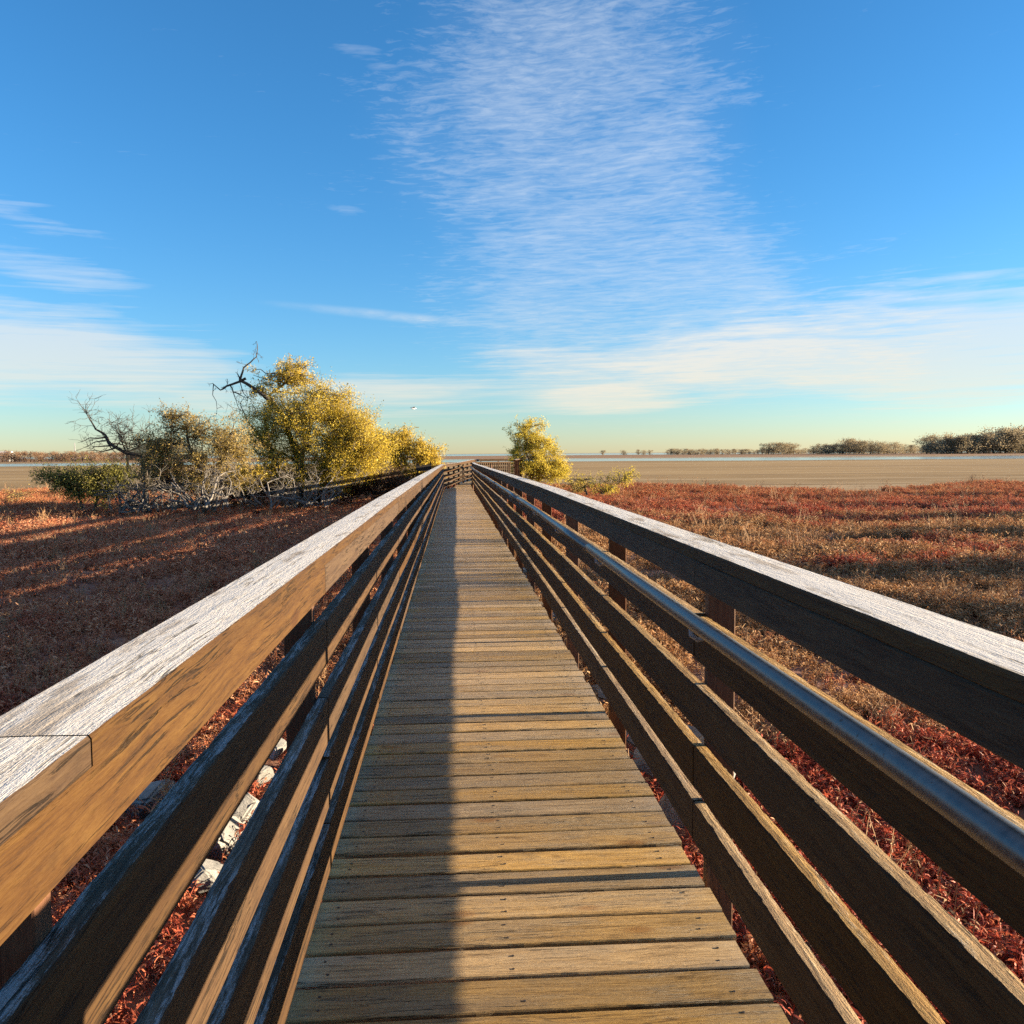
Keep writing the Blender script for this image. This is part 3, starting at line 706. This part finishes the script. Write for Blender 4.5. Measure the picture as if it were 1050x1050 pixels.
br = thing('railing', 'far back railing closing the look-out platform at the end of the boardwalk', 'railing', (1.5, 51.15, 0))
run(br, (0, 0), (2.4, .9), 1, [], [], 0, [.1, 1.2, 2.3], zf=lambda y: 0.)
run(br, (2.42, .88), (1.45, -7.1), 1, [4], [4], 0, [.6, 2.4, 4.2, 6.0, 7.6], zf=lambda y: 0.)
# short dark wing outside the left rail at the bend
wr = thing('side_barrier', 'small dark timber barrier just outside the left railing at the bend', 'barrier', (-1.55, 36.2, 0))
obox('board', (0, 0, 0), (.62, .1, 0), .04, .68, .95, [M['darkwood']], wr); obox('board', (0, 0, 0), (.62, .1, 0), .04, .3, .56, [M['darkwood']], wr)
for xq in (.05, .57):
    mbx = MB(); mbx.box(-.045, .045, .0215, .11, GZ-.1, 1.0, 0, .5); o = mbx.build('post', [M['darkwood']], wr); o.location = (xq, xq*.16, 0)

# ------------------------------------------------------------------ trees
def curve(p, q, n, wob, sag=0.):
    p, q = Vector(p), Vector(q); l_ = (q-p).length; out = [p]; o = Vector((0, 0, 0))
    for i in range(1, n):
        t = i/n; o += Vector((random.gauss(0, 1), random.gauss(0, 1), random.gauss(0, .7)))*(wob*l_/n)
        out.append(p.lerp(q, t)+o*math.sin(math.pi*t)**.5+Vector((0, 0, sag*l_*math.sin(math.pi*t))))
    out.append(q); return out
def taper(n, r0, r1): return [r0+(r1-r0)*(i/(n-1))**.8 for i in range(n)]
def leaves_mesh(name, P, size, mat, parent, tone_sd=.22, elong=2.6, tones=None):
    """small pointed leaves at the points P"""
    n = len(P); P = np.asarray(P)
    d = rng.normal(size=(n, 3)); d[:, 2] -= .25; d /= np.linalg.norm(d, axis=1, keepdims=True)
    u = np.cross(d, rng.normal(size=(n, 3))); u /= np.linalg.norm(u, axis=1, keepdims=True)
    s = size*rng.uniform(.45, 1.5, n)[:, None]
    V = np.stack([P, P+d*s*.5+u*s/elong*.5, P+d*s, P+d*s*.5-u*s/elong*.5], 1).reshape(-1, 3)
    F = np.arange(4*n).reshape(-1, 4)
    a = np.clip((np.asarray(tones) if tones is not None else .5)+rng.normal(0, tone_sd*(.7 if tones is not None else 1), n), 0, 1)
    return mesh_obj(name, V, F, [mat], parent, None, False, True, a)
def tree(name, label, cat, base, trunks, blobs, leaf, lsize, bark, group=None, rtrunk=.12, twig_r=.008, elong=2.4, per_twig=26, spread=.16):
    """trunks: list of polylines (relative to base); blobs: (centre, radii, limbs, twigs per limb)"""
    root = thing(name, label, cat, base, 0, group)
    tb = MB(); anchors = []
    for tr in trunks:
        pts_ = []
        for p, q in zip(tr[:-1], tr[1:]): pts_ += curve(p, q, 4, .12)[(1 if pts_ else 0):]
        tb.tube(pts_, taper(len(pts_), rtrunk, rtrunk*.35), 8, 0, random.random())
        anchors += [Vector(p) for p in pts_[2:]]
    LP = []; LT = []
    for c, rad, limbs, twigs in blobs:
        c = Vector(c)
        for _ in range(limbs):
            v = Vector((random.gauss(0, 1), random.gauss(0, 1), random.gauss(0, 1))).normalized()*random.random()**.45
            lt = random.gauss(.5, .17); tgt = c+Vector((v.x*rad[0], v.y*rad[1], v.z*rad[2]))
            a0 = min(anchors, key=lambda q: (q-tgt).length+random.uniform(0, .5)+max(0, (q.z-tgt.z)*1.2)) if anchors else Vector((0, 0, 0))
            lp = curve(a0, tgt, 5, .35, .04); r0 = min(rtrunk*.45, .012+.016*(tgt-a0).length)
            tb.tube(lp, taper(len(lp), r0, twig_r), 5, 0, random.random(), False)
            if random.random() < .5: anchors.append(lp[3])
            for _ in range(twigs):
                s0 = lp[random.choice((2, 3, 4, 5))]; dv = Vector((random.gauss(0, 1), random.gauss(0, 1), random.gauss(.25, .8))).normalized()
                tl = random.uniform(.35, 1.)*spread*4.2; tp = curve(s0, s0+dv*tl, 3, .3, -.05)
                tb.tube(tp, taper(len(tp), twig_r*.9, twig_r*.4), 3, 0, random.random(), False)
                for _ in range(int(per_twig*random.uniform(.4, 1.5))):
                    f = random.uniform(.15, 1.05)*3; i = min(2, int(f)); p = tp[i].lerp(tp[i+1], f-i)
                    LT.append(lt); LP.append((p.x+random.gauss(0, spread*.45), p.y+random.gauss(0, spread*.45), p.z+random.gauss(0, spread*.45)))
    tb.build('trunk', [bark], root, smooth=True)
    if LP: leaves_mesh('crown', LP, lsize, leaf, root, elong=elong, tones=LT)
    return root
YT = 33.
def rel(px, py, base, Y=None): return at(px, py, Y or base.y)-base
G_L = 'trees and bushes left of the boardwalk'
# the big yellow willow
b0 = at(300, 518, 33.5); b0.z = GZ
rl = lambda px, py, Y=33.5: at(px, py, Y)-b0
def pxblobs(base, Y, lst):
    out = []
    for cx, cy, rx_, ry_, nl, nt_ in lst:
        k_ = Y/FPX; c = at(cx, cy, Y)-base
        out.append((c, (rx_*k_, (rx_+ry_)*.5*k_, ry_*k_), nl, nt_))
    return out
tree('willow_tree', 'largest golden yellow willow, densest crown left of the boardwalk', 'tree', b0,
     [[(0, 0, 0), rl(306, 480), rl(318, 440), rl(320, 405)], [(.2, .1, 0), rl(335, 470), rl(352, 440)], [(-.2, 0, 0), rl(280, 470), rl(272, 430)]],
     pxblobs(b0, 33.5, [(300, 425, 46, 22, 38, 8), (345, 446, 46, 32, 56, 9), (300, 456, 52, 28, 46, 8), (366, 464, 30, 30, 40, 9), (384, 464, 20, 24, 26, 8), (330, 410, 32, 14, 24, 7), (356, 430, 26, 18, 24, 8), (340, 484, 58, 15, 46, 8), (266, 444, 26, 24, 18, 7)]),
     M['yellow_leaf'], .058, M['twig'], G_L, .13, spread=.22, per_twig=50)
b1 = at(318, 515, 34.5); b1.z = GZ
r1 = lambda px, py, Y=34.5: at(px, py, Y)-b1
tree('willow_tree', 'thin golden topped willow rising behind the dead snag', 'tree', b1,
     [[(0, 0, 0), r1(306, 460), r1(276, 405), r1(300, 390)]],
     pxblobs(b1, 34.5, [(290, 384, 30, 15, 34, 5), (300, 374, 18, 8, 16, 5), (270, 400, 18, 11, 10, 5), (314, 396, 20, 12, 14, 5)]), M['gold_leaf'], .065, M['twig'], G_L, .10, per_twig=28, spread=.12)
# dead snag on top of it
b2 = at(312, 512, 34.2); b2.z = GZ
r2 = lambda px, py, Y=34.2: at(px, py, Y)-b2
sn = thing('dead_snag', 'leafless dark snag with broken drooping branches sticking up above the yellow willow', 'dead tree', b2, 0, G_L)
mbx = MB()
def limb(mbx, pl, r0_, r1_, wob=.12, n=4, twigs=0, tl=.6, sides=6):
    pts_ = []
    for p, q in zip(pl[:-1], pl[1:]): pts_ += curve(p, q, n, wob)[(1 if pts_ else 0):]
    mbx.tube(pts_, taper(len(pts_), r0_, r1_), sides, 0, random.random(), False)
    for _ in range(twigs):
        i = random.randrange(len(pts_)//3, len(pts_)); s0 = pts_[i]; dv = Vector((random.gauss(0, 1), random.gauss(0, .8), random.gauss(.2, .9))).normalized()
        l_ = random.uniform(.3, 1.1)*tl; tp = curve(s0, s0+dv*l_, 4, .35); mbx.tube(tp, taper(5, max(.008, r1_*.7), .004), 4, 0, random.random(), False)
        for _ in range(3):
            j = random.choice((2, 3)); d2 = (dv+Vector((random.gauss(0, .7), random.gauss(0, .7), random.gauss(0, .7)))).normalized(); t2 = curve(tp[j], tp[j]+d2*l_*.5, 3, .3)
            mbx.tube(t2, taper(4, .006, .003), 3, 0, random.random(), False)
limb(mbx, [(0, 0, 0), r2(306, 470), r2(290, 425), r2(270, 405), r2(246, 390)], .15, .06, .06, 4, 6)
limb(mbx, [r2(246, 390), r2(250, 377), r2(263, 366), r2(263, 350)], .05, .01, .1, 4, 7, .6)
limb(mbx, [r2(252, 388), r2(232, 396), r2(226, 400), r2(218, 393)], .055, .015, .1, 3, 6, .5)
limb(mbx, [r2(219, 394), r2(218, 405), r2(222, 425)], .02, .006, .15, 3, 3, .4)
limb(mbx, [r2(236, 395), r2(240, 405), r2(246, 421)], .03, .008, .15, 3, 6, .6)
limb(mbx, [r2(240, 402), r2(252, 408)], .025, .012, .15, 3, 4, .4)
limb(mbx, [r2(246, 391), r2(254, 408), r2(252, 420)], .02, .006, .15, 3, 3, .5)
limb(mbx, [r2(306, 475), r2(275, 460), r2(252, 428), r2(246, 415)], .05, .012, .1, 4, 12, .9)
mbx.build('branches', [M['bark']], sn, smooth=True)
# olive half-bare tree to its left
b3 = at(210, 518, 30.3); b3.z = GZ
r3 = lambda px, py, Y=30.3: at(px, py, Y)-b3
tree('willow_tree', 'half bare olive willow between the shelter and the yellow willow', 'tree', b3,
     [[(0, 0, 0), r3(205, 480), r3(192, 440)], [(.3, 0, 0), r3(228, 470), r3(238, 445)]],
     pxblobs(b3, 30.3, [(180, 430, 22, 17, 18, 7), (215, 442, 34, 20, 28, 9), (240, 458, 30, 25, 26, 9), (162, 455, 28, 18, 26, 7), (160, 478, 26, 18, 24, 7), (205, 465, 48, 22, 34, 9), (215, 488, 50, 16, 24, 8)]),
     M['olive_leaf'], .06, M['twig'], G_L, .10, per_twig=22, spread=.15)
# bare limb reaching left
b4 = at(152, 520, 31.); b4.z = GZ
r4 = lambda px, py, Y=31.: at(px, py, Y)-b4
bt = thing('bare_tree', 'bare leafless tree with one long limb reaching out to the left over the green bush', 'dead tree', b4, 0, G_L)
mbx = MB()
limb(mbx, [(0, 0, 0), r4(150, 495), r4(146, 466)], .10, .08, .04, 4)
limb(mbx, [r4(146, 467), r4(128, 464), r4(112, 455), r4(108, 446)], .075, .045, .05, 4, 10, .9)
limb(mbx, [r4(108, 446), r4(98, 440), r4(92, 430), r4(88, 422)], .045, .012, .1, 4, 16, .8)
limb(mbx, [r4(108, 452), r4(98, 453), r4(88, 458)], .03, .008, .12, 4, 10, .7)
for (px, py) in ((118, 436), (132, 438), (128, 452), (140, 446), (112, 430), (150, 440), (122, 444)):
    limb(mbx, [r4(130, 464), r4(px+4, py+10), r4(px, py)], .02, .006, .15, 3, 14, .8, 4)
mbx.build('branches', [M['bark']], bt, smooth=True)
# yellow bush by the bend
b5 = at(418, 505, 37.); b5.z = GZ
r5 = lambda px, py, Y=37.: at(px, py, Y)-b5
tree('willow_tree', 'low rounded golden willow standing against the left railing near the bend', 'tree', b5,
     [[(0, 0, 0), r5(415, 480), r5(410, 455)], [(.3, 0, 0), r5(430, 475), r5(436, 462)]],
     pxblobs(b5, 37., [(412, 456, 22, 19, 24, 11), (435, 468, 18, 18, 22, 11), (395, 462, 18, 24, 18, 10), (424, 484, 32, 12, 22, 10)]),
     M['gold_leaf'], .075, M['twig'], G_L, .09, spread=.15, per_twig=36)
# low growth and shade under the trees
b6 = at(360, 512, 35.5); b6.z = GZ
r6 = lambda px, py, Y=35.5: at(px, py, Y)-b6
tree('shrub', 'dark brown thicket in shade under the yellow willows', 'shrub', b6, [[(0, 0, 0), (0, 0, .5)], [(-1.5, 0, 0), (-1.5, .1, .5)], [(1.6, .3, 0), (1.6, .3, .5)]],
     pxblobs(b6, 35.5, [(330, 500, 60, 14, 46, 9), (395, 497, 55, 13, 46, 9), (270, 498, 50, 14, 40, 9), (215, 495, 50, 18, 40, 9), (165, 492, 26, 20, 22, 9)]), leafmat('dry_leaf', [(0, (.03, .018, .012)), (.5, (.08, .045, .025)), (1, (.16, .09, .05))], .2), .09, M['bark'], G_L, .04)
# green bush far left
b7 = at(88, 520, 32.); b7.z = GZ
r7 = lambda px, py, Y=32.: at(px, py, Y)-b7
tree('shrub', 'dense dark green spreading bush, lowest and farthest left of the trees', 'shrub', b7,
     [[(0, 0, 0), r7(80, 508), r7(60, 495)], [(.2, 0, 0), r7(105, 500), r7(118, 492)]],
     pxblobs(b7, 32., [(52, 489, 22, 8, 14, 8), (85, 492, 28, 13, 28, 11), (118, 491, 24, 15, 26, 11), (100, 503, 34, 9, 20, 10)]), M['green_leaf'], .065, M['bark'], G_L, .06, per_twig=32)
b7b = at(18, 512, 40.); b7b.z = GZ
tree('shrub', 'tiny sparse green sprig at the far left edge of the marsh', 'shrub', b7b, [[(0, 0, 0), (0, 0, .5)]], [((0, 0, .55), (.7, .4, .3), 8, 4)], M['olive_leaf'], .07, M['bark'], G_L, .03, per_twig=12)
b7c = at(262, 505, 32.6); b7c.z = GZ
r7c = lambda px, py, Y=32.6: at(px, py, Y)-b7c
tree('shrub', 'low yellow green shrub in front of the dead branches', 'shrub', b7c, [[(0, 0, 0), (0, 0, .5)]], [(r7c(255, 488), (.95, .5, .3), 16, 8), (r7c(280, 482), (.7, .5, .3), 10, 6)], M['gold_leaf'], .08, M['dead'], G_L, .05)
# tangles of silver dead branches
def tangle(label, px0, px1, pyb, pyt, Y, n):
    bb = at((px0+px1)/2, pyb, Y); bb.z = GZ; t = thing('fallen_branches', label, 'dead branches', bb, 0, G_L); m_ = MB()
    for _ in range(n):
        x0 = random.uniform(px0, px1); s_ = at(x0, pyb-random.uniform(0, 6), Y+random.gauss(0, .5))-bb; s_.z = max(.03, s_.z)
        e_ = at(x0+random.gauss(0, 26), random.uniform(pyt, pyb-6), Y+random.gauss(0, .7))-bb; e_.z = max(.08, e_.z)
        mid = s_.lerp(e_, .55)+Vector((random.gauss(0, .2), random.gauss(0, .2), random.uniform(.05, .45)))
        limb(m_, [s_, mid, e_], random.uniform(.022, .05), .008, .16, 4, 4, .7, 5)
    m_.build('branches', [M['dead']], t, smooth=True)
tangle('tangle of silver dead branches lying between the green bush and the shelter', 112, 190, 526, 494, 31.0, 42)
tangle('tangle of grey dead branches under the olive willow', 185, 235, 524, 478, 29.6, 34)
tangle('pale dead branches sprawled in front of the yellow willow', 245, 345, 522, 484, 31.6, 34)
# low-roofed shelter hidden in the trees
sb = at(174, 515, 37.5); sb.z = GZ
sh = thing('shelter', 'low dark shelter with a green grey hipped roof half hidden in the trees', 'shelter', sb, R(8))
hw, hd, ez, rz_ = 1.3, 1.4, 2.3, 2.85
ov = [(-hw-.1, -hd-.1, ez), (hw+.1, -hd-.1, ez), (hw+.1, hd+.1, ez), (-hw-.1, hd+.1, ez), (-.35, 0, rz_), (.35, 0, rz_)]
ov2 = [(x, y_, z-.07) for x, y_, z in ov[:4]]
mesh_obj('roof', ov+ov2, [(0, 1, 5, 4), (1, 2, 5), (2, 3, 4, 5), (3, 0, 4), (6, 7, 1, 0), (7, 8, 2, 1), (8, 9, 3, 2), (9, 6, 0, 3), (9, 8, 7, 6)], [M['shingle']], sh)
for sx_ in (-1, 1):
    for sy_ in (-1, 1):
        mbx = MB(); mbx.box(sx_*hw-.05, sx_*hw+.05, sy_*hd-.05, sy_*hd+.05, 0, ez-.09); mbx.build('post', [M['darkwood']], sh)
for sy_ in (-1, 1):
    mbx = MB(); mbx.box(-hw+.08, hw-.08, sy_*hd-.04, sy_*hd+.04, ez-.32, ez-.1); mbx.build('beam', [M['darkwood']], sh)
    mbx = MB(); mbx.box(-hw+.08, hw-.08, sy_*hd-.03, sy_*hd+.03, .75, 1.05); mbx.box(-hw+.08, hw-.08, sy_*hd-.03, sy_*hd+.03, 1.25, 1.4); mbx.build('side_rail', [M['darkwood']], sh)
# right-hand tree and leaning bush
b8 = at(547, 500, 50.); b8.z = GZ
r8 = lambda px, py, Y=50.: at(px, py, Y)-b8
tree('willow_tree', 'lone small yellow green tree just right of the boardwalk end', 'tree', b8,
     [[(0, 0, 0), r8(544, 478), r8(540, 455), r8(538, 440)], [r8(544, 480)*1.0, r8(532, 470), r8(528, 455)]],
     pxblobs(b8, 50., [(542, 446, 22, 15, 30, 8), (552, 461, 25, 18, 40, 9), (561, 477, 24, 18, 44, 10), (534, 474, 15, 22, 24, 9), (573, 484, 13, 13, 20, 9)]),
     M['lime_leaf'], .075, M['twig'], None, .07, .008, 2.4, 30, .15)
b9 = at(612, 508, 40.); b9.z = GZ
r9 = lambda px, py, Y=40.: at(px, py, Y)-b9
tree('shrub', 'leaning yellow green bush on the red marsh right of the lone tree', 'shrub', b9, [[(0, 0, .05), r9(625, 502), r9(640, 490)], [(-.4, 0, .05), r9(600, 497), r9(596, 492)]],
     pxblobs(b9, 40., [(644, 487, 14, 8, 12, 5), (630, 492, 18, 9, 12, 4), (604, 493, 22, 6, 12, 4), (620, 502, 34, 6, 14, 4)]), M['lime_leaf'], .06, M['twig'], None, .05, per_twig=20, spread=.12)
b10 = at(592, 503, 43.); b10.z = GZ
tree('shrub', 'small bronze shrub at the foot of the lone tree', 'shrub', b10, [[(0, 0, 0), (0, 0, .4)]], [((0, 0, .45), (.9, .5, .35), 12, 6)], M['olive_leaf'], .08, M['bark'], None, .03)

# trees standing off to the right whose long shadows cross the marsh
for i, (x, y_, h_, w_) in enumerate([(22, 10.6, 4.7, 2.0), (24, 14.2, 4.7, 1.5), (30, 20.0, 3.5, .7), (36, 25.5, 4.2, 1.0), (48, 37.5, 6.0, 1.5), (34, 30.5, 3.4, .7)]):
    tree('cottonwood_tree', ['sparse cottonwood', 'thin cottonwood', 'slim cottonwood', 'broad cottonwood', 'tall cottonwood', 'short cottonwood'][i]+' standing out to the right of the boardwalk', 'tree', (x, y_, GZ),
         [[(0, 0, 0), (.1, .1, h_*.5), (0, 0, h_*.8)]], [((0, 0, h_*.66), (1.6, w_, h_*.34), 26, 7), ((0, 0, h_*.32), (1.5, w_*.9, h_*.2), 14, 6)], M['olive_leaf'], .16, M['bark'], 'cottonwoods right of the boardwalk', .12, .01, 1.8, 13, .26)

# ------------------------------------------------------------------ far shore
def far_tree_mesh(seed, leafm, h, w, n):
    random.seed(seed); P = []; tb = MB(); tb.tube([(0, 0, 0), (.1, 0, h*.4), (0, 0, h*.7)], [h*.03, h*.02, h*.01], 5)
    for _ in range(random.randint(17, 22)):
        t = random.random(); c = (random.gauss(0, w*.3), random.gauss(0, w*.3), h*random.uniform(.08, .92)); r = w*random.uniform(.16, .28)*(1.15-.45*c[2]/h)
        tb.tube([(0, 0, h*.12), ((c[0])*.6, c[1]*.6, c[2]*.8), c], [h*.012, h*.008, h*.003], 4, 0, 0, False)
        for _ in range(n):
            P.append((c[0]+random.gauss(0, r*.6), c[1]+random.gauss(0, r*.6), c[2]+random.gauss(0, r*.5)))
    tr_ = tb.build('trunk', [M['bark']], None, True, False).data
    cr_ = leaves_mesh('crown', P, h*.05, leafm, None, elong=1.6); COL.objects.unlink(cr_); return tr_, cr_.data
protoA = [far_tree_mesh(100+k, M['far_leaf'], 10, 10, 110) for k in range(5)]
protoB = [far_tree_mesh(200+k, M['far_brown_leaf'], 10, 10, 110) for k in range(4)]
random.seed(5)
def far_tree(px, ptop, Y, proto, label, group):
    p = at(px, 462, Y); top = at(px, ptop, Y).z-GZ; s_ = top/9.6
    t = thing('far_tree', label, 'tree', (p.x, p.y, GZ), random.uniform(0, 6), group); t.scale = (s_*random.uniform(1., 1.35), s_*random.uniform(1., 1.35), s_)
    for nm, me_ in zip(('trunk', 'crown'), proto):
        o = bpy.data.objects.new(nm, me_); COL.objects.link(o); o.parent = t
for i in range(34):                      # right: tall belt rising towards the edge of the frame
    px = 952+i*4.6+random.gauss(0, 1.5); far_tree(px, random.gauss(450.5-(px-955)*.10, 1.6), 560+random.uniform(-25, 40), random.choice(protoA), 'grey green tree in the tall far belt at the right', 'tall belt of trees on the far right shore')
for i in range(30):
    px = 836+i*4.0+random.gauss(0, 1.5); far_tree(px, random.gauss(456 if not 868 < px < 890 else 452, 1.7), 640+random.uniform(-25, 40), random.choice(protoA), 'small grey green tree in the low far belt right of centre', 'low belt of trees on the far shore')
for i in range(34):
    px = 688+i*4.5+random.gauss(0, 1.5); far_tree(px, random.gauss(460.6, .5), 760+random.uniform(-25, 40), random.choice(protoA), 'low grey bush in the thin dark line along the far shore', 'thin line of bushes on the far shore')
for px in (782, 788, 793, 798, 804, 810, 814): far_tree(px, random.gauss(455 if px > 786 else 459, .8), 690+random.uniform(-15, 15), random.choice(protoA), 'grey green tree in the small isolated far clump', 'isolated clump on the far shore')
for px in (655, 660, 666, 685, 690, 700, 706, 712, 720, 728, 618, 640, 736, 748, 760): far_tree(px, 461.5+random.gauss(0, .5), 800+random.uniform(-15, 15), random.choice(protoA), 'tiny tree on the distant skyline near the centre', 'tiny trees on the central skyline')
for i in range(46):
    px = -40+i*4.6+random.gauss(0, 1.2); far_tree(px, random.gauss(463.5, 1.0), 400+random.uniform(-15, 25), random.choice(protoB), 'russet brown tree in the far belt along the left shore', 'russet belt of trees on the far left shore')
# far white building and mast on the left
p = at(3, 468, 470); fb = thing('far_building', 'low white building on the far left skyline', 'building', (p.x, p.y, GZ), .1)
mbx = MB(); mbx.box(-6, 4, -3, 3, 0, 4.2); mbx.build('wall', [M['white_wall']], fb)
mesh_obj('roof', [(-6.3, -3.3, 4.2), (4.3, -3.3, 4.2), (4.3, 3.3, 4.2), (-6.3, 3.3, 4.2), (-6.3, 0, 5.1), (4.3, 0, 5.1)], [(0, 1, 5, 4), (2, 3, 4, 5), (1, 2, 5), (3, 0, 4), (0, 3, 2, 1)], [M['white_wall']], fb)
p = at(77, 468, 420); ms = thing('radio_mast', 'thin steel mast rising above the far left trees', 'mast', (p.x, p.y, GZ)); mh = at(77, 454, 420).z-GZ
mbx = MB(); mbx.tube([(0, 0, 0), (0, 0, mh)], [.35, .15], 6); mbx.build('pole', [M['mast']], ms)
# gull
gp = at(424, 419, 60); gp = at(424, 419, 75); gl = thing('gull', 'small gull flying in the sky above the left trees', 'bird', gp, R(20))
mbx = MB(); mbx.tube([(-.26, 0, -.01), (-.2, 0, 0), (-.05, 0, 0), (.1, 0, .005), (.17, 0, .025), (.22, 0, .03), (.26, 0, .025)], [.008, .03, .062, .055, .034, .03, .006], 10)
body = mbx.build('body', [M['gull_white']], gl, smooth=True)
for s_ in (-1, 1):
    w_ = [(.09, .03*s_, .02), (-.07, .03*s_, .02), (-.06, .25*s_, .15), (.08, .25*s_, .16), (-.16, .52*s_, .10), (-.08, .52*s_, .11)]
    w2 = [(x, y_, z-.012) for x, y_, z in w_]
    mesh_obj('wing', w_+w2, [(0, 1, 2, 3), (3, 2, 4, 5), (6, 9, 8, 7), (9, 11, 10, 8), (0, 6, 7, 1), (1, 7, 8, 2), (2, 8, 10, 4), (4, 10, 11, 5), (5, 11, 9, 3), (3, 9, 6, 0)], [M['gull_grey']], gl)
